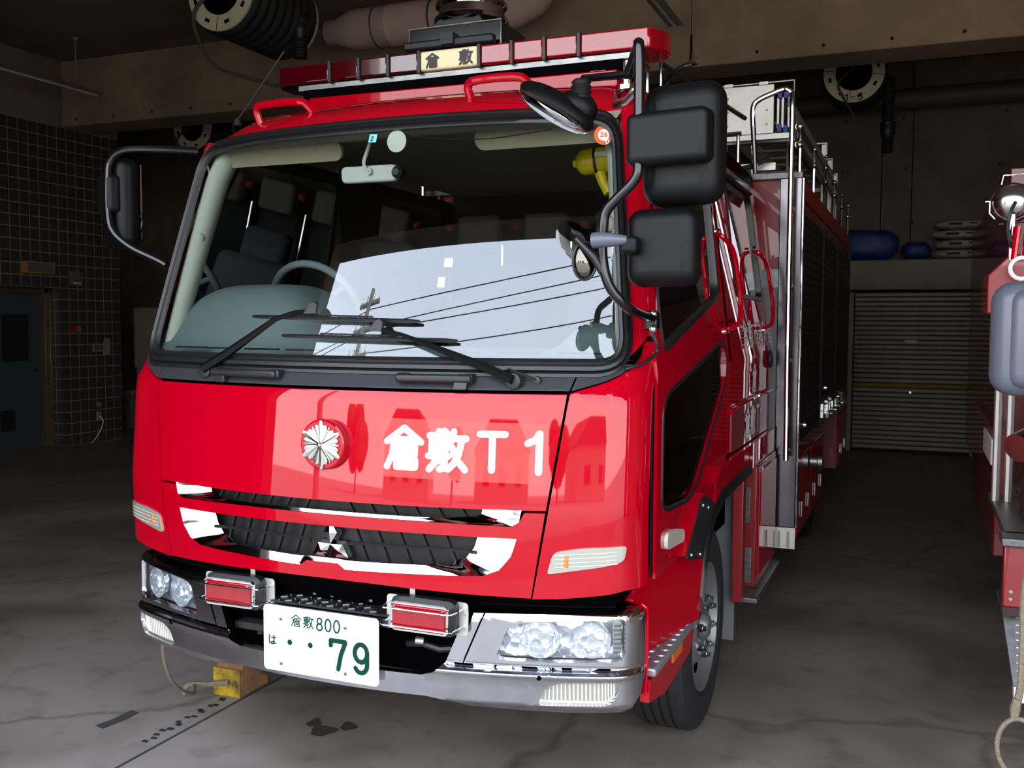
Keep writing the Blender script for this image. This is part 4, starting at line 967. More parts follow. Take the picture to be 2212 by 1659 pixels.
MB().box(.45, 1.0, 3.05, 3.08, 2.535, 2.575).build('roof_beam', 'aluminium', BODY)
# the ladder lying on the roof is a thing of its own
LD = thing('ladder', (.82, 3.2, 2.66), 'folded aluminium ladder with a plain end plate lying on the engine roof', 'ladder')
ep = MB().box(.665, .965, 3.19, 3.20, 2.765, 3.045).build('end_plate', 'aluminium', LD, bevel=.003)
for x in (.70, .925):
    for z in (2.82, 2.90, 2.98): MB().lathe([(.007, 0), (.005, .005)], (x, 3.19, z), R=RY, n=8).build('plate_rivet', 'steel_dull', ep)
for x in (.705, .905): MB().box(x-.025, x+.025, 3.185, 3.2, 3.045, 3.062).build('plate_tab', 'aluminium', ep)
MB().tube([(.565, 3.21, 2.72), (.565, 3.21, 3.055), (1.075, 3.21, 3.062), (1.075, 3.21, 2.74)], .006, 6).build('end_frame', 'aluminium', LD)
MB().box(.55, 1.08, 3.2, 3.24, 2.735, 2.765).build('cross_tray', 'aluminium', LD)
for x in (.60, .655, .985, 1.01, 1.045):
    MB().box(x-.006, x+.006, 3.22, 6.3, 2.80, 2.97).build('stile', 'aluminium', LD)
for x, z in ((.595, 2.98), (.995, 2.99), (1.03, 2.99), (.995, 2.80), (1.03, 2.79), (1.055, 2.94), (.61, 2.82)): MB().box(x-.012, x+.012, 3.205, 3.235, z-.025, z+.02).build('blue_clip', 'ladder_blue', LD)
for k in range(9): MB().tube([(.655, 3.5+.32*k, 2.88), (.985, 3.5+.32*k, 2.88)], .012, 8).build('rung', 'aluminium', LD)
for yk in (3.5, 5.9):
    MB().box(.60, 1.05, yk, yk+.06, 2.77, 2.80).build('ladder_rest', 'aluminium', LD)
    for xk in (.62, 1.0): MB().box(xk, xk+.03, yk, yk+.06, 2.485, 2.77).build('rest_post', 'black_plastic', LD)
# ------------------------------------------------------------------ cab interior
MB().box(-.90, .90, 2.80, 2.84, .95, 2.5).build('cab_rear_wall', 'cab_dark', TR, smooth=0)
MB().box(-.95, .95, .25, 2.84, .95, 1.0).build('cab_floor', 'cab_dark', TR, smooth=0)
MB().strip([[Vector((x, y, z)) for x in (-.84, -.4, 0, .4, .84)] for y, z in ((.46, 2.335), (.52, 2.37), (.65, 2.41), (.9, 2.43), (2.82, 2.43))]).build('headlining', 'lining', TR)
for sg in (-1, 1):
    ps = .945 if sg < 0 else .985
    MB().tube([FM(sg*ps, 1.56, .07), FM(sg*ps, 1.75, .07), FM(sg*(ps-.01), 2.0, .07), FM(sg*(ps-.02), 2.2, .07), FM(sg*(ps-.045), 2.335, .08)], [.035, .038, .042, .045, .045] if sg < 0 else [.028]*5, 12).build('pillar_trim', 'trim_pale', TR, smooth=60)
    MB().ball(FM(sg*.90, 1.985, .05), .026, 8, (1, .7, 1)).build('trim_knob', 'trim_pale', TR)
    MB().box(*sorted((sg*.93, sg*.95)), .75, 2.8, 1.0, 1.62).build('door_card', 'cab_dark', TR)
    MB().box(*sorted((sg*.90, sg*.935)), 1.53, 1.66, 1.0, 2.42).build('centre_pillar', 'cab_dark', TR)
MB().strip([[FM(-.90+.06*i, z, d) for i in range(31)] for z, d in ((2.335, .03), (2.325, .07), (2.335, .16), (2.36, .26))]).build('windscreen_header', 'lining', TR)
# dashboard: low shelf with an instrument hood in front of the driver
def dashz(x, y):
    hood = math.exp(-((x+.62)/.36)**4)*max(0, 1-((y-.58)/.30)**4)
    hood2 = math.exp(-((x-.78)/.14)**4)*max(0, 1-((y-.62)/.20)**4)*.55
    return 1.545+.245*hood+.18*hood2+.02*max(0, min(1, (y-.3)*4))
xs = [-.95+1.9*i/60 for i in range(61)]
MB().strip([[Vector((x, max(y, FM(x, 1.5).y+.03) if t < 3 else y, dashz(x, y) if y < .86 else 1.2)) for x in xs] for t, y in enumerate((.1, .2, .26, .3, .34, .38, .42, .47, .52, .58, .66, .74, .82, .85, .86))]).build('dashboard', 'dash', TR, smooth=60)
for k in range(9): MB().box(-.80+.19*k, -.66+.19*k, FM(-.73+.19*k, 1.53).y+.055, FM(-.73+.19*k, 1.53).y+.07, 1.562, 1.568).build('demister_slot', 'black_matte', TR)
SWc = Vector((-.62, .90, 1.72)); rs = euler(radians(-62), 0, 0)
SW = MB().tube([SWc+rs@Vector((.21*cos(a), .21*sin(a), 0)) for a in [2*pi*k/40 for k in range(40)]], .016, 10, closed=True).build('steering_wheel', 'dash', TR)
MB().lathe([(.07, -.02), (.075, .02), (.05, .03)], SWc, R=rs, n=18).build('wheel_boss', 'dash', SW)
for a in (pi*.5, pi*1.17, pi*1.83): MB().tube([SWc, SWc+rs@Vector((.21*cos(a), .21*sin(a), 0))], .014, 8).build('wheel_spoke', 'dash', SW)
MB().tube([SWc, SWc+Vector((0, -.18, -.5))], .035, 10).build('steering_column', 'black_plastic', SW)
def seat(x, y, h, m, pale=False):
    S_ = MB().obox((x, y-.22, 1.28), (.44, .46, .16)).build('seat', m, TR, bevel=.05, seg=4)
    MB().obox((x, y+.04, 1.28+h/2), (.44, .13, h), euler(radians(-10), 0, 0)).build('seat_back', m, S_, bevel=.05, seg=4)
    MB().obox((x, y+.14, 1.28+h+.06), (.27, .09, .17), euler(radians(-8), 0, 0)).build('headrest', 'seat_pale' if pale else m, S_, bevel=.035, seg=4)
seat(-.60, 1.32, .62, 'seat_dark'); seat(.58, 1.32, .56, 'seat_dark'); seat(.0, 1.34, .50, 'seat_dark')
for k, x in enumerate((-.62, -.2, .22, .64)):
    S_ = MB().obox((x, 2.45, 1.3), (.38, .45, .14)).build('rear_seat', 'seat_dark', TR, bevel=.04, seg=3)
    MB().obox((x, 2.68, 1.72), (.34, .12, .74)).build('seat_back', 'seat_dark', S_, bevel=.04, seg=3)
    MB().obox((x, 2.60, 2.19), (.26, .10, .20)).build('headrest', 'seat_pale', S_, bevel=.03, seg=3)
    MB().tube([(x+.16, 2.55, 1.75), (x+.16, 2.55, 2.12)], .011, 8).build('bottle_bracket', 'chrome', S_)
    MB().ball((x-.19, 2.58, 2.22), .028, 7).build('release_knob', 'red_knob', S_)
# sun visors, overhead console, rear-view mirror
V = MB().prism(rrect(-.82, -.24, 2.265, 2.345, .035), (0, .50+.35*2.30, 2.30*.06), (1, 0, 0), (0, -.35, .94), (0, .02, .006)).build('sun_visor', 'lining', TR)
MB().prism(rrect(.30, .82, 2.27, 2.345, .035), (0, .52+.35*2.30, 2.30*.06), (1, 0, 0), (0, -.35, .94), (0, .02, .006)).build('sun_visor', 'lining', TR)
MB().box(.24, .36, .50, .54, 2.345, 2.36).build('map_lamp', 'seat_dark', TR, bevel=.004)
RV = MB().prism(rrect(-.236, -.002, 2.178, 2.238, .018), (0, .49+.22, .011), (1, 0, 0), (0, -.1, .995), (0, .03, 0)).build('rear_view_mirror', 'white_plastic', TR, bevel=.006)
MB().tube(smoothpath([(-.105, .50, 2.37), (-.115, .49, 2.31), (-.128, .475, 2.25), (-.12, .475, 2.225), (-.108, .478, 2.215)], 4), .007, 8).build('mirror_stem', 'white_plastic', RV)
MB().lathe([(.014, 0), (.012, .012)], (-.11, .487, 2.215), R=RY, n=14).build('stem_ball', 'white_plastic', RV)
MB().lathe([(.020, 0), (.022, .03), (.012, .04)], (.012, .50, 2.205), R=RY, n=16).build('dash_camera', 'black_plastic', RV)
MB().tube(smoothpath([FM(.10, 2.32, .03), FM(.2, 2.30, .03), FM(.45, 2.285, .03), FM(.7, 2.31, .03)], 5), .002, 5).build('aerial_wire', 'wire', TR)
sc_ = Vector((.072, .372, 2.292))
MB().lathe([(.004, -.004), (.016, -.002), (.017, .004), (.030, .006), (.038, .010)], sc_, R=RY, n=28).build('suction_cup', 'trim_pale', TR)
tg_ = [FM(u, v, -.0012) for u, v in ((-.034, 2.292), (.0, 2.290), (.0, 2.320), (-.034, 2.322))]
bs = MB().add(tg_, [(0, 1, 2, 3)]).build('inspection_sticker', 'sticker_blue', TR)
lettering('sticker_figure', [('2', -.026, 2.297, .012, .016)], .004, FM, 'ink_black', bs, .002)
cx_, cz_ = .802/wz(2.28), 2.278
ro = MB().add([FM(cx_+.034*cos(2*pi*k/28), cz_+.034*sin(2*pi*k/28), -.0012) for k in range(28)], [tuple(range(28))]).build('round_sticker', 'sticker_orange', TR, smooth=0)
MB().add([FM(cx_+.020*cos(2*pi*k/24), cz_+.020*sin(2*pi*k/24), -.002) for k in range(24)]+[FM(cx_+a, cz_+b, -.002) for a, b in ((.004, -.018), (.016, -.014), (.022, -.026), (.010, -.033))], [tuple(range(24)), (24, 25, 26, 27)]).build('sticker_centre', 'paper', ro, smooth=0)
lettering('sticker_figures', [('2', cx_-.0125, cz_-.007, .011, .016), ('6', cx_+.0015, cz_-.007, .011, .016)], .0035, FM, 'sticker_orange', ro, .003)
lettering('sticker_month', [('5', cx_+.010, cz_-.028, .006, .009)], .0022, FM, 'ink_black', ro, .003)
for i, (u, v, w_, h_) in enumerate(((.345, 1.842, .03, .03), (.33, 1.775, .025, .034))):
    MB().add([FM(a, b, .01) for a, b in ((u, v), (u+w_, v), (u+w_, v+h_), (u, v+h_))], [(0, 1, 2, 3)]).build('paper_label', 'paper', TR)
# megaphone hung inside the windscreen corner
MG = thing('megaphone', (.68, .72, 2.2), 'yellow hand megaphone hanging inside the windscreen corner', 'megaphone')
ax = Vector((.97, .12, .10)).normalized(); rm = Vector((0, 0, 1)).rotation_difference(ax).to_matrix(); mo = Vector((.60, .76, 2.245))
MB().lathe([(.014, -.012), (.016, .0), (.030, .004), (.044, .018), (.048, .03), (.048, .07)], mo, R=rm, n=24).build('rear_shell', 'yellow', MG)
MB().lathe([(.050, .068), (.050, .078)], mo, R=rm, n=24).build('band', 'black_plastic', MG)
MB().lathe([(.048, .078), (.046, .13), (.050, .15), (.066, .19), (.062, .19), (1e-3, .15)], mo, R=rm, n=24).build('bell', 'yellow', MG)
MB().tube([mo+ax*.085+Vector((0, 0, -.035)), mo+ax*.10+Vector((0, -.005, -.08)), mo+ax*.125+Vector((0, -.01, -.125))], [.022, .018, .020], 10).build('grip', 'yellow', MG)
MB().obox(mo+ax*.105+Vector((0, -.052, .012)), (.045, .003, .016)).build('maker_plate', 'paper', MG)
# ================================================================== things in the garage
# exhaust hose reels under the ceiling, axis front to back
def reel(x, y, z, r, ln, label, num=None, hose_dx=.0, hose_len=.5, parts=True):
    T = thing('hose_reel', (x, y, z), label, 'hose reel', 'ceiling hose reels')
    for yy, nm in ((y, 'front_flange'), (y+ln, 'rear_flange')):
        F = MB().lathe([(r*.60, -.012), (r*.995, -.012), (r, 0), (r*.995, .012), (r*.60, .012), (r*.60, -.012)], (x, yy, z), 'Y', 40, cap=False).build(nm, 'cream_flange', T)
        for k in range(8):
            a = 2*pi*k/8+.25
            MB().obox((x+r*.8*cos(a), yy-.012, z+r*.8*sin(a)), (.05, .004, .03), Matrix.Rotation(-a+pi/2, 3, 'Y')).build('flange_slot', 'dark_core', F, smooth=0)
            if k % 2: MB().obox((x+r*.8*cos(a+.4), yy-.0125, z+r*.8*sin(a+.4)), (.006, .003, r*.36), Matrix.Rotation(-a-.4+pi/2, 3, 'Y')).build('flange_joint', 'pipe_grey', F, smooth=0)
    prof = []; n = max(4, int(ln/.11))
    for k in range(n):
        y_ = .02+(ln-.04)*k/n; w_ = (ln-.04)/n
        prof += [(r*.93, y_), (r*1.05, y_+w_*.25), (r*1.08, y_+w_*.5), (r*1.05, y_+w_*.75), (r*.93, y_+w_)]
    MB().lathe(prof, (x, y, z), 'Y', 36).build('wound_hose', 'hose_black', T, smooth=60)
    MB().lathe([(r*.60, -.004), (1e-4, .02)], (x, y, z), 'Y', 30).build('drum_core', 'dark_core', T)
    hx = x+r*.9+hose_dx; hy = y+ln*.75
    hp = [(.062, 0)]
    for k in range(int(hose_len/.03)): hp += [(.066, -.03*k-.008), (.060, -.03*k-.022)]
    MB().lathe(hp, (hx, hy, z), n=18).build('hanging_hose', 'hose_black', T)
    b = z-hose_len
    MB().lathe([(.075, .16), (.085, .15), (.08, .10), (.085, .08), (.08, .02), (.068, 0), (.064, -.02)], (hx, hy, b+.2), n=20).build('hose_nozzle', 'black_plastic', T)
    MB().lathe([(.082, 0), (.082, .012)], (hx, hy, b+.33), n=20).build('clamp_band', 'steel_dull', T)
    for kx, ky in ((-.1, .3), (.1, .7)): MB().tube([(x+kx, y+ln*ky, z+r), (x+kx, y+ln*ky, ZC)], .02, 8).build('hanger', 'pipe_grey', T)
    MB().tube([(x, y+.0, z), (x, y+ln+.02, z)], .03, 10).build('shaft', 'pipe_grey', T)
    MB().tube(smoothpath([(x-.02, y-.06, z-.02), (x-.20, y-.06, z-.12), (x-.24, y-.06, z-.26), (x-.14, y-.06, z-.5), (x+.02, y-.06, z-.66), (x+.30, y-.06, z-.76), (x+.62, y-.06, z-.86)], 5), .016, 8).build('guide_arm', 'pipe_grey', T) if num is None else \
        MB().tube(smoothpath([(x+.0, y-.05, z+.05), (x-.15, y-.05, z-.1), (x-.13, y-.05, z-.22), (x+.0, y-.05, z-.45), (x+.05, y-.05, z-.56)], 5), .012, 8).build('guide_arm', 'pipe_grey', T)
    if num:
        lettering('reel_number', [(g, x-.10+i*.075, z-r*.93, .05, .075) for i, g in enumerate(num)], .011, lambda u, v, d=0: Vector((u, y-.014+d, v)), 'ink_black', T, .002)
    return T
reel(-3.76, 4.2, 4.455, .335, .95, 'nearest ceiling hose reel with cream flanges above the red light bar', None, .0, .42)
reel(1.02, 9.0, 4.46, .325, .5, 'ceiling hose reel numbered 1-5 behind the concrete beam', ('1', '-', '5'), .06, .85)
reel(-7.9, 8.7, 4.44, .33, .5, 'distant hose reel in the dark far corner beyond the tiled wall', None, .3, .3)
# ducts
D = thing('ventilation_duct', (-2.4, 6.3, 4.6), 'pale brown round duct with a cone and elbow under the ceiling', 'duct')
MB().lathe([(.13, 0), (.13, .10), (.205, .32), (.205, .75), (.21, .76), (.205, .77), (.205, 1.25)], (-4.05, 6.3, 4.70), 'X', 28).build('cone_section', 'duct', D)
MB().tube([(-2.8, 6.3, 4.70), (-2.2, 6.3, 4.70), (-1.95, 6.3, 4.72), (-1.76, 6.3, 4.80), (-1.66, 6.3, 4.93), (-1.63, 6.3, ZC)], .195, 24).build('elbow_section', 'duct', D)
for x in (-3.45, -2.8, -2.3): MB().lathe([(.213, 0), (.213, .012)], (x, 6.3, 4.70), 'X', 28).build('duct_seam', 'pipe_grey', D)
D2 = thing('back_duct', (2.5, 10.6, 4.5), 'long dim horizontal pipe running along the back wall under the ceiling', 'duct')
MB().lathe([(.13, 0), (.13, 5.6)], (.3, 10.75, 4.5), 'X', 24).build('pipe', 'pipe_grey', D2)
MB().tube([(.3, 10.75, 4.5), (.12, 10.72, 4.47), (.08, 10.6, 4.36)], .12, 18).build('pipe_elbow', 'pipe_grey', D2)
for x in (1.6, 2.9, 4.4): MB().tube([(x, 10.75, 4.5), (x, 10.75, ZC)], .012, 6).build('pipe_hanger', 'pipe_grey', D2)
# fluorescent battens (not lit)
def batten(x, ya, yb2, z, label, drop=True):
    T = thing('fluorescent_batten', (x, (ya+yb2)/2, z), label, 'ceiling light', 'unlit fluorescent battens')
    MB().prism([(-.035, .03), (.035, .03), (.075, .0), (-.075, .0)], (x, ya, z), (1, 0, 0), (0, 0, 1), (0, yb2-ya, 0)).build('reflector', 'lamp_tube', T)
    MB().tube([(x, ya+.02, z-.02), (x, yb2-.02, z-.02)], .016, 10).build('tube', 'lamp_white', T)
    for y in (ya+.25, yb2-.35):
        MB().tube([(x, y, z+.03), (x, y, ZC)], .006, 6).lathe([(.03, 0), (.03, .03)], (x, y, ZC-.03), n=12).build('drop_rod', 'lamp_tube', T)
batten(-7.66, 5.0, 6.72, 4.46, 'unlit fluorescent batten hanging beside the tiled wall')
batten(-.45, 5.55, 6.72, 4.5, 'unlit fluorescent batten hanging above the light bar end')
# things on the tiled wall
T = thing('exit_lamp_box', (XL, 6.63, 2.35), 'small wooden coloured lamp box above the grey door', 'sign box')
MB().box(XL, XL+.09, 6.42, 6.87, 2.27, 2.42).build('case', 'box_orange', T, bevel=.005); MB().box(XL+.09, XL+.094, 6.45, 6.84, 2.285, 2.405).build('front_panel', 'box_grey', T)
T = thing('wall_notice', (XL, 7.28, 2.23), 'grey notice box with a red corner on the tiled wall', 'notice')
MB().box(XL, XL+.03, 7.19, 7.375, 2.14, 2.33).build('case', 'box_grey', T, bevel=.004); MB().box(XL+.03, XL+.033, 7.33, 7.375, 2.29, 2.33).build('red_corner', 'red_plain', T); MB().box(XL+.03, XL+.033, 7.22, 7.35, 2.165, 2.185).build('print_line', 'paper', T)
T = thing('red_call_plate', (XL, 7.25, 1.56), 'small dark red plate on the tiled wall', 'switch')
MB().box(XL, XL+.015, 7.155, 7.355, 1.52, 1.60).build('plate', 'red_plain', T, bevel=.003); MB().box(XL+.015, XL+.018, 7.28, 7.35, 1.53, 1.59).build('print', 'box_orange', T)
T = thing('switch_box', (XL, 7.7, 1.32), 'beige switch with a paper tag on the tiled wall', 'switch')
MB().box(XL, XL+.03, 7.55, 7.70, 1.25, 1.36).build('plate', 'board', T, bevel=.003)
for k in range(3): MB().box(XL+.03, XL+.038, 7.56+.045*k, 7.595+.045*k, 1.27, 1.34).build('rocker', 'frame_steel', T)
MB().prism([(0, 0), (.13, 0), (.13, .22), (.04, .24), (0, .16)], (XL+.034, 7.71, 1.2), (0, 1, 0), (0, 0, 1), (.004, 0, 0)).build('paper_tag', 'board', T)
T = thing('wall_tap_hose', (XL, 7.62, .4), 'brass wall tap with a thin pale hose reaching the floor', 'tap')
MB().lathe([(.03, 0), (.025, .05)], (XL, 7.63, .52), 'X', 12).build('tap_body', 'box_orange', T); MB().box(XL, XL+.03, 7.6, 7.66, .30, .42).build('socket', 'board', T)
MB().tube(smoothpath([(XL+.03, 7.63, .36), (XL+.06, 7.66, .30), (XL+.06, 7.62, .18), (XL+.05, 7.52, .05), (XL+.05, 7.46, .008)], 5), .007, 6).build('hose', 'paper', T)
# dark alcove
T = thing('leaning_board', (-9.4, 9.3, 0), 'tall pale board leaning in the dark alcove', 'board'); MB().box(-9.62, -8.6, 9.3, 9.33, .95, 1.88).build('sheet', 'board', T); MB().box(-9.6, -9.56, 9.33, 9.37, 0, 1.0).box(-8.66, -8.62, 9.33, 9.37, 0, 1.0).build('prop', 'board', T)
T = thing('wash_basin', (-9.5, 9.1, .6), 'grey wash basin in the dark alcove', 'basin')
MB().box(-9.75, -9.3, 8.9, 9.28, .52, .62).build('bowl', 'box_grey', T, bevel=.03); MB().box(-9.6, -9.45, 9.05, 9.2, 0, .52).build('pedestal', 'box_grey', T, bevel=.01); MB().tube([(-9.52, 9.24, .62), (-9.52, 9.24, .78), (-9.52, 9.12, .78), (-9.52, 9.12, .74)], .013, 8).build('spout', 'chrome', T)
T = thing('water_bottle', (-9.62, 9.0, .625), 'blue plastic bottle standing on the basin', 'bottle'); MB().lathe([(.04, 0), (.042, .02), (.042, .16), (.02, .21), (.016, .24)], (-9.62, 9.0, .625), n=16).build('body', 'water_bottle', T)
# back shutter with slats, header and ledge
SHW = MB().box(.90, 2.99, YB-.05, YB, 0, 2.12); s_ = SHW.build('door_2', 'black_matte', None, smooth=0); s_['kind'] = 'structure'
slm = MB().add([(.975, YB-.05, 0), (2.40, YB-.05, 0), (2.40, YB-.066, .012), (.975, YB-.066, .012), (.975, YB-.066, .050), (2.40, YB-.066, .050), (2.40, YB-.05, .060), (.975, YB-.05, .060)], [(0, 1, 2, 3), (3, 2, 5, 4), (4, 5, 6, 7)]).mesh('shutter_slat', 'shutter', 0)
slm2 = slm.copy(); slm2.name = 'shutter_slat_yellow'; slm2.materials.clear(); slm2.materials.append(MATS['shutter_yellow'])
for k in range(33):
    inst('shutter_slat', slm2 if k == 13 else slm, s_, (0, 0, .04+.0625*k))
    inst('shutter_slat', slm2 if k == 13 else slm, s_, (1.52, 0, .04+.0625*k))
for x in (.90, 2.405, 2.45): MB().box(x, x+.06 if x < 1 else x+.035, YB-.085, YB-.05, 0, 2.12).build('guide_rail', 'shutter', s_, bevel=.004)
MB().box(1.60, 1.74, YB-.072, YB-.066, 1.45, 1.475).build('name_label', 'paper', s_); MB().lathe([(.018, 0), (.015, .014)], (1.68, YB-.066, .80), R=RY, n=12).build('shutter_lock', 'steel', s_)
hd = struct('trim_1', MB().box(.86, 3.9, YB-.42, YB, 2.12, 2.50), 'header', bevel=.01)
MB().box(1.60, 1.80, YB-.425, YB-.42, 2.14, 2.27).build('inspection_cover', 'box_grey', hd)
# sacks on the ledge
def blob(mb, c, sx, sy, sz, seed, pw=.55):
    rnd = random.Random(seed); b = len(mb.v); mb.ball((0, 0, 0), 1, 14)
    ph = [rnd.uniform(0, 6) for _ in range(4)]
    for i in range(b, len(mb.v)):
        v = mb.v[i]; f = lambda t: math.copysign(abs(t)**pw, t)
        q = 1+.09*mnoise.noise(Vector((v.x*2.3+seed, v.y*2.3, v.z*2.3)))+.05*mnoise.noise(Vector((v.x*6+seed, v.y*6, v.z*6))); v = v*q
        mb.v[i] = Vector((c[0]+sx*f(v.x)*(1+.05*sin(5*v.y+ph[0])), c[1]+sy*f(v.y)*(1+.05*sin(6*v.x+ph[1])), c[2]+sz*f(v.z)*(1+.12*sin(7*v.x+ph[2])*cos(4*v.y+ph[3]))))
    return mb
names = ['bottom white sack of the stack on the ledge', 'second white sack up in the stack on the ledge', 'third white sack up in the stack on the ledge', 'topmost white sack of the stack on the ledge']
for k in range(4):
    zc = 2.565+.122*k; x0 = 2.19+.02*sin(k*2.3)
    T = thing('white_sack', (x0, YB-.2, 2.5+.122*k), names[k], 'sack', 'white sacks on the ledge')
    blob(MB(), (x0, YB-.2, zc), .285, .17, .058, k+3, .72).build('bag', 'sack', T, smooth=60)
    for q, (a, w_) in enumerate(((-.13, .15), (.10, .09))): MB().box(x0+a, x0+a+w_, YB-.378, YB-.372, zc-.012+.01*q, zc+.016).build('print', 'ink_black', T)
T = thing('loose_sack', (2.85, YB-.2, 2.5), 'slumped pale sack beside the white sack stack', 'sack'); blob(MB(), (2.78, YB-.2, 2.66), .20, .18, .18, 31, .8).build('bag', 'sack', T, smooth=60)
for k, (x, z, sx, sz, lb) in enumerate(((1.08, 2.70, .40, .20, 'big blue tarpaulin bundle slumped on the ledge'), (1.70, 2.62, .17, .11, 'small blue tarpaulin roll lying beside the bundle'))):
    T = thing('blue_tarpaulin', (x, YB-.2, 2.5), lb, 'tarpaulin', 'blue tarpaulins on the ledge'); blob(MB(), (x, YB-.2, z), sx, .18, sz, 50+k, .7).build('cloth', 'tarp_blue', T, smooth=60)
# floor marks
MB().add([(-1.307, .296, .0015), (-1.252, .284, .0015), (-1.235, .40, .0015), (-1.24, .472, .0015), (-1.289, .483, .0015), (-1.29, .38, .0015)], [(0, 1, 2, 3, 4, 5)]).build('tape_strip', 'tape', fl)
for k in range(16):
    y = .25+.035*k+.01*sin(k*3); x = -1.01+.012*sin(k*1.7)
    MB().add([(x-.012, y, .0012), (x+.018, y+.005*sin(k), .0012), (x+.012+.006*sin(k*5), y+.022, .0012), (x-.014, y+.02, .0012)], [(0, 1, 2, 3)]).build('worn_tape', 'tape_black', fl)
MB().box(-.945, -.93, YF, 3.5, -.002, .0008).build('expansion_joint', 'tape', fl)
for k, (x, y, r) in enumerate(((-.42, .62, .05), (-.35, .70, .035), (-.50, .68, .03), (.25, .35, .05), (.62, .1, .03))):
    MB().add([(x+r*(1+.3*sin(3*a+k))*cos(a), y+r*1.3*(1+.25*cos(2*a+k))*sin(a), .001) for a in [2*pi*j/18 for j in range(18)]], [tuple(range(18))]).build('oil_spot', 'oil', fl)
# wheel chocks with rope
def chock(x, y, sg, label):
    T = thing('wheel_chock', (x, y, 0), label, 'wheel chock', 'yellow wheel chocks')
    MB().prism([(0, 0), (.20, 0), (.20, .04), (.03, .15), (0, .12)], (x-.07, y, 0), (0, 1, 0), (0, 0, 1), (.14, 0, 0)).build('wedge', 'chock_rust', T, bevel=.006)
    MB().box(x-.072, x+.072, y-.012, y, .0, .125).build('face_plate', 'chock_yellow', T, bevel=.004)
    MB().tube(smoothpath([(x+.02, y-.02, .07), (x-.06, y-.05, .06), (x-.14, y-.09, .06), (x-.16, y-.10, .02)], 4), .012, 7).build('knot', 'rope', T)
    MB().tube(smoothpath([(x-.12, y-.08, .06), (x+.02, y-.25, .10), (x+.10, y-.45, .22), (x+.14, y-.55, .36), (x+.15, y-.56, .47)], 6), .007, 6).build('cord', 'rope', T)
chock(-1.02, .78, -1, 'worn yellow wheel chock with a rope before the far front wheel')
# ------------------------------------------------------------------ second fire engine at the side of the bay
T2 = thing('fire_truck', (3.25, 1.0, 0), 'second red fire engine parked alongside with tread plate bumper and grey mirror', 'fire truck')
def B2(nm, m, *a, bevel=.006, par=None): return MB().box(*a).build(nm, m, par or T2, bevel=bevel)
cabb = [(0.95, .55), (.95, 1.35), (1.05, 1.5), (1.35, 2.45), (1.6, 2.5), (3.1, 2.5), (3.1, .55)]
c2 = MB().prism(cabb, (2.32, 0, 0), (0, 1, 0), (0, 0, 1), (2.0, 0, 0)).build('cab', 'deep_red', T2, bevel=.03, seg=3)
MB().hexa([(2.42, 1.06, 1.56), (4.22, 1.06, 1.56), (4.22, 1.07, 1.56), (2.42, 1.07, 1.56), (2.5, 1.322, 2.38), (4.14, 1.322, 2.38), (4.14, 1.332, 2.38), (2.5, 1.332, 2.38)]).build('windscreen', 'tube_black', c2)
MB().box(2.312, 2.32, 1.45, 2.2, 1.6, 2.3).build('side_window', 'tube_black', c2)
for x in (2.75, 3.89): MB().lathe([(.11, 0), (.10, .02), (1e-3, .03)], (x, .95, .95), R=RY, n=24).build('headlight', 'chrome', c2)
B2('body', 'deep_red', 2.2, 4.4, 3.2, 7.4, .6, 2.5)
B2('side_panel', 'deep_red', 2.11, 2.16, 2.2, 4.2, .62, 1.18)
B2('reflector_plate', 'paper', 2.095, 2.11, 2.3, 2.9, 1.02, 1.14)
st = MB().box(2.065, 2.7, 1.02, 1.9, .93, .955).build('deck', 'tread_plate', T2, bevel=.004)
B2('bumper_step', 'tread_plate', 2.05, 4.4, .92, 1.05, .925, .955)
B2('front_panel', 'deep_red', 2.06, 4.4, .95, 1.0, .715, .925)
for z in (.745, .77): MB().lathe([(.008, 0), (.006, .005)], (2.085, .95, z), R=RY, n=8).build('panel_rivet', 'steel', T2)
MB().hexa([(2.06, .90, .70), (4.4, .90, .70), (4.4, 1.2, .70), (2.06, 1.2, .70), (2.06, .94, .715), (4.4, .94, .715), (4.4, 1.2, .715), (2.06, 1.2, .715)]).build('lower_lip', 'tread_plate', T2)
ap = MB().hexa([(2.09, .80, .50), (4.3, .80, .50), (4.3, .84, .49), (2.09, .84, .49), (2.06, .95, .712), (4.4, .95, .712), (4.4, .99, .712), (2.06, .99, .712)]).build('lower_apron', 'tread_plate', T2)
for k in range(9):
    z = .52+.021*k; y = .80+(.15*(z-.5)/.212); MB().tube([(2.10, y-.002, z), (2.16, y-.004, z-.006), (2.22, y-.002, z), (2.5, y-.002, z)], .0035, 5).build('tread_ridge', 'steel_dull', ap)
MB().hexa([(2.09, .76, .46), (4.3, .76, .46), (4.3, .84, .46), (2.09, .84, .46), (2.09, .79, .50), (4.3, .79, .50), (4.3, .84, .50), (2.09, .84, .50)]).build('apron_lip', 'aluminium', ap)
# intake coupling, pipes
MB().tube([(2.20, 1.2, 1.28), (2.10, 1.08, 1.24)], [.055, .05], 20).lathe([(.056, 0), (.056, .018)], (2.15, 1.14, 1.25), n=16).build('coupling', 'steel', T2)
MB().lathe([(.06, 0), (.075, .02), (.07, .05), (.075, .07), (.07, .1), (.072, .14), (.05, .2)], (2.20, 1.25, .96), n=24).build('suction_pipe', 'steel_dull', T2)
for x in (2.08, 2.125): MB().tube([(x, 1.7, .95), (x, 1.7, 1.6)], .016, 8).build('upright', 'aluminium', T2)
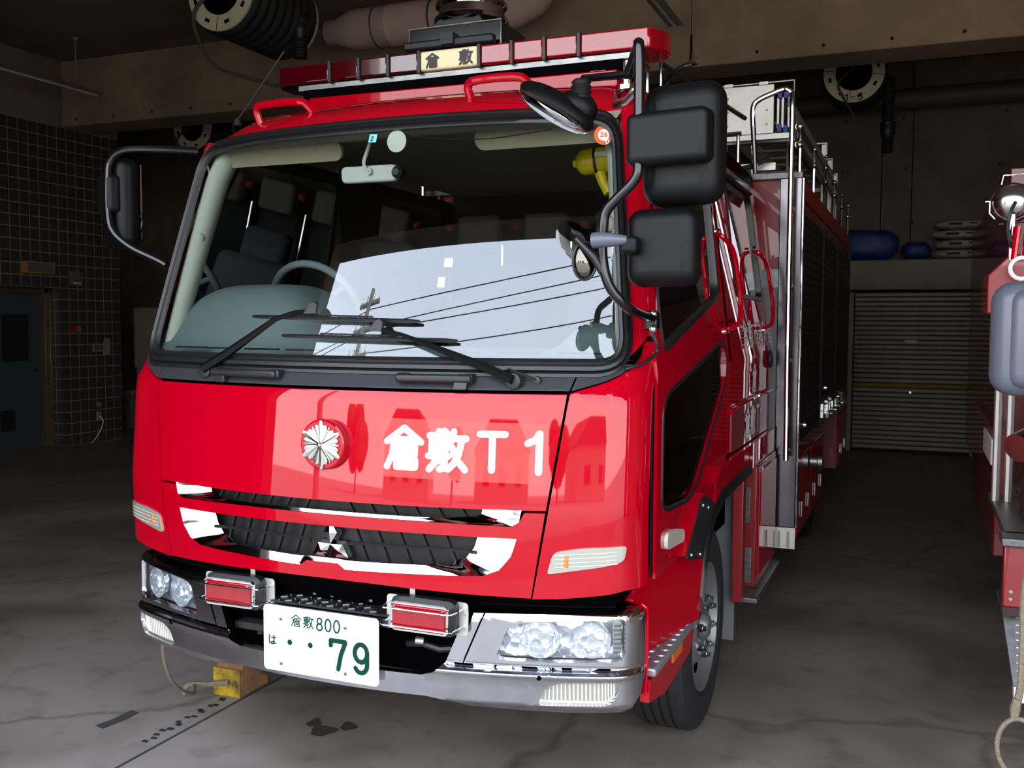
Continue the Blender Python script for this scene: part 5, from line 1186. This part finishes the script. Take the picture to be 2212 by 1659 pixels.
# mirror on its stay
M2 = housing('wing_mirror', (2.07, .22, 1.625), .235, .13, .30, 'grey_mirror', T2, .1, .055)
housing('mirror_cap', (2.085, .185, 1.625), .19, .10, .26, 'grey_mirror', M2, .1, .04)
MB().tube(smoothpath([(2.09, .24, 1.50), (2.10, .26, 1.44), (2.16, .32, 1.40), (2.25, .6, 1.38), (2.36, 1.1, 1.4)], 5), .018, 10).build('mirror_stay', 'grey_mirror', T2)
# lamp bracket and round work lamp
BR = MB().prism([(1.985, 1.70), (1.985, 1.83), (2.05, 1.90), (2.4, 1.90), (2.4, 1.70)], (0, 1.0, 0), (1, 0, 0), (0, 0, 1), (0, .3, 0)).build('lamp_bracket', 'deep_red', T2, bevel=.006)
MB().tube([(2.055, 1.0, 1.88), (2.055, 1.0, 2.03)], .011, 10).build('lamp_post', 'chrome', BR)
for x in (2.06, 2.09, 2.12): MB().tube([(x, .98, 1.88), (x+.01, .98, 1.99)], .010, 8).build('clamp_lever', 'paint_red', BR)
MB().tube([(2.085+.035*cos(a), .97, 1.85+.035*sin(a)) for a in [pi*.4+pi*1.2*k/10 for k in range(11)]], .007, 6).build('clamp_hook', 'paper', BR)
WL = MB().ball((2.055, 1.05, 2.075), .068, 12, (1, .95, 1)).build('work_lamp', 'steel', T2)
MB().tube([(1.972, 1.03, 2.08), (1.985, 1.03, 2.08), (1.985, 1.03, 2.04), (2.015, 1.03, 2.005), (2.09, 1.03, 2.005), (2.13, 1.03, 2.04), (2.13, 1.03, 2.08)], .0035, 6).build('lamp_yoke', 'chrome', WL)
MB().tube([(2.02, 1.03, 2.135), (2.025, 1.03, 2.165), (2.09, 1.03, 2.168), (2.095, 1.03, 2.135)], .003, 6).build('lamp_loop', 'chrome', WL)
MB().tube(smoothpath([(2.06, .985, 2.07), (2.045, .97, 2.03), (2.04, .98, 1.97), (2.06, 1.0, 1.9)], 5), .006, 7).build('lamp_cable', 'rubber', WL)
MB().tube([(2.12, .92, 2.2), (2.10, .92, 2.26), (2.13, .92, 2.42), (2.4, 1.0, 2.42)], .008, 8).build('upper_stay', 'chrome', T2)
for x, y in ((2.42, 1.75), (4.1, 1.75), (2.42, 5.6), (4.1, 5.6)):
    w = MB().lathe([(.25, -.12), (.40, -.12), (.42, -.09), (.42, .09), (.40, .12), (.25, .12)], (x, y, .42), 'X', 36).build('wheel', 'tyre', T2)
    MB().lathe([(.25, .0), (.25, .11), (.2, .06), (.1, .1), (1e-3, .1)], (x-.02, y, .42), 'X', 24).build('rim', 'wheel_silver', w)
# tow rope hanging from the second engine
RO = thing('tow_rope', (2.08, .5, 0), 'grey twisted rope hanging from the second engine with a loop on the end', 'rope')
MB().tube(smoothpath([(2.12, .72, 1.0), (2.095, .62, .85), (2.09, .56, .70), (2.085, .52, .60), (2.07, .5, .52)], 6), .011, 8).build('strand', 'rope', RO)
MB().tube([(2.07+.055+.055*cos(a)-.045, .49, .42+.085*sin(a)) for a in [2*pi*k/30 for k in range(30)]], .007, 7, closed=True).build('loop', 'rope', RO)
MB().tube([(2.075, .5, .56), (2.07, .495, .53), (2.068, .492, .50)], [.012, .015, .010], 8).build('splice', 'rope', RO)
# ------------------------------------------------------------------ street outside (lights the bay, mirrored in glass and paint)
g = MB().box(-80, 80, -90, YF-.3, -.22, -.02).build('ground', 'asphalt', None, smooth=0); g['kind'] = 'structure'
def house(x, y, w, d, h, rh, label):
    T = thing('house', (x, y, 0), label, 'house', 'houses across the street')
    MB().box(x-w/2, x+w/2, y-d, y, 0, h).build('wall', 'house_wall', T, smooth=0)
    MB().prism([(-w/2-.4, h), (w/2+.4, h), (w/2*.5, h+rh), (-w/2*.5, h+rh)], (x, y+.4, 0), (1, 0, 0), (0, 0, 1), (0, -d-.8, 0)).build('roof', 'house_roof', T, smooth=0)
    for k in range(3):
        f = MB().box(x-w*.35+k*w*.3, x-w*.35+k*w*.3+1.2, y, y+.05, 1.0, 2.2).build('window', 'box_grey', T, smooth=0); MB().box(x-w*.35+k*w*.3+.08, x-w*.35+k*w*.3+1.12, y+.05, y+.06, 1.08, 2.12).build('pane', 'tube_black', f, smooth=0)
house(-12, -50, 9, 7, 3.2, 1.8, 'low pale house with a dark hipped roof left of the lane'); house(6, -54, 10, 7, 3.0, 1.9, 'low pale house with a dark hipped roof facing the bay'); house(24, -52, 9, 7, 3.4, 1.7, 'low pale house with a dark hipped roof right of the lane')
def tree(x, y, h, r, sd, label):
    T = thing('tree', (x, y, 0), label, 'tree', 'street trees'); MB().tube([(x, y, -.02), (x+.1, y, h*.5)], [.18, .1], 8).build('trunk', 'pole_concrete', T)
    mb = MB(); rnd = random.Random(sd)
    for k in range(14): mb.ball((x+rnd.uniform(-r, r)*.6, y+rnd.uniform(-r, r)*.6, h*.62+rnd.uniform(-r, r)*.5), r*rnd.uniform(.35, .6), 5)
    mb.build('crown', 'leaf', T, smooth=0)
tree(-22, -48, 5, 2.4, 1, 'round leafy tree beside the left house'); tree(-3, -48, 4.2, 1.8, 2, 'round leafy tree between the two nearer houses'); tree(15, -49, 4.6, 2.0, 3, 'round leafy tree beside the right house'); tree(14, 6, 6.5, 2.8, 4, 'round leafy tree beyond the side of the garage')
UP_ = thing('utility_pole', (-8.0, -12, 0), 'concrete utility pole with crossarms in the street', 'pole')
MB().tube([(-8.0, -12, -.02), (-8.0, -12, 12.3)], [.19, .12], 14).build('shaft', 'pole_concrete', UP_)
for z in (11.9, 11.2, 10.5):
    A = MB().box(-8.7, -7.3, -12.05, -11.95, z, z+.08).build('crossarm', 'pole_concrete', UP_)
    for x in (-8.6, -8.25, -7.75, -7.4): MB().lathe([(.03, 0), (.06, .06), (.04, .14), (.05, .18)], (x, -12, z+.08), n=10).build('insulator', 'paper', A)
for k, (z, sag) in enumerate(((12.1, .4), (11.75, .5), (11.4, .6), (12.4, .3))):
    Wr = thing('overhead_wire', (-8.0, -12, z), ('highest', 'second', 'third', 'lowest')[(1, 2, 3, 0)[k]]+' overhead wire running along the street from the utility pole', 'wire', 'overhead wires')
    MB().tube([(-40+i, -12.4-.35*k, z-sag*4*((i % 32)/32)*(1-(i % 32)/32)) for i in range(97)], .013, 6).build('cable', 'wire', Wr)
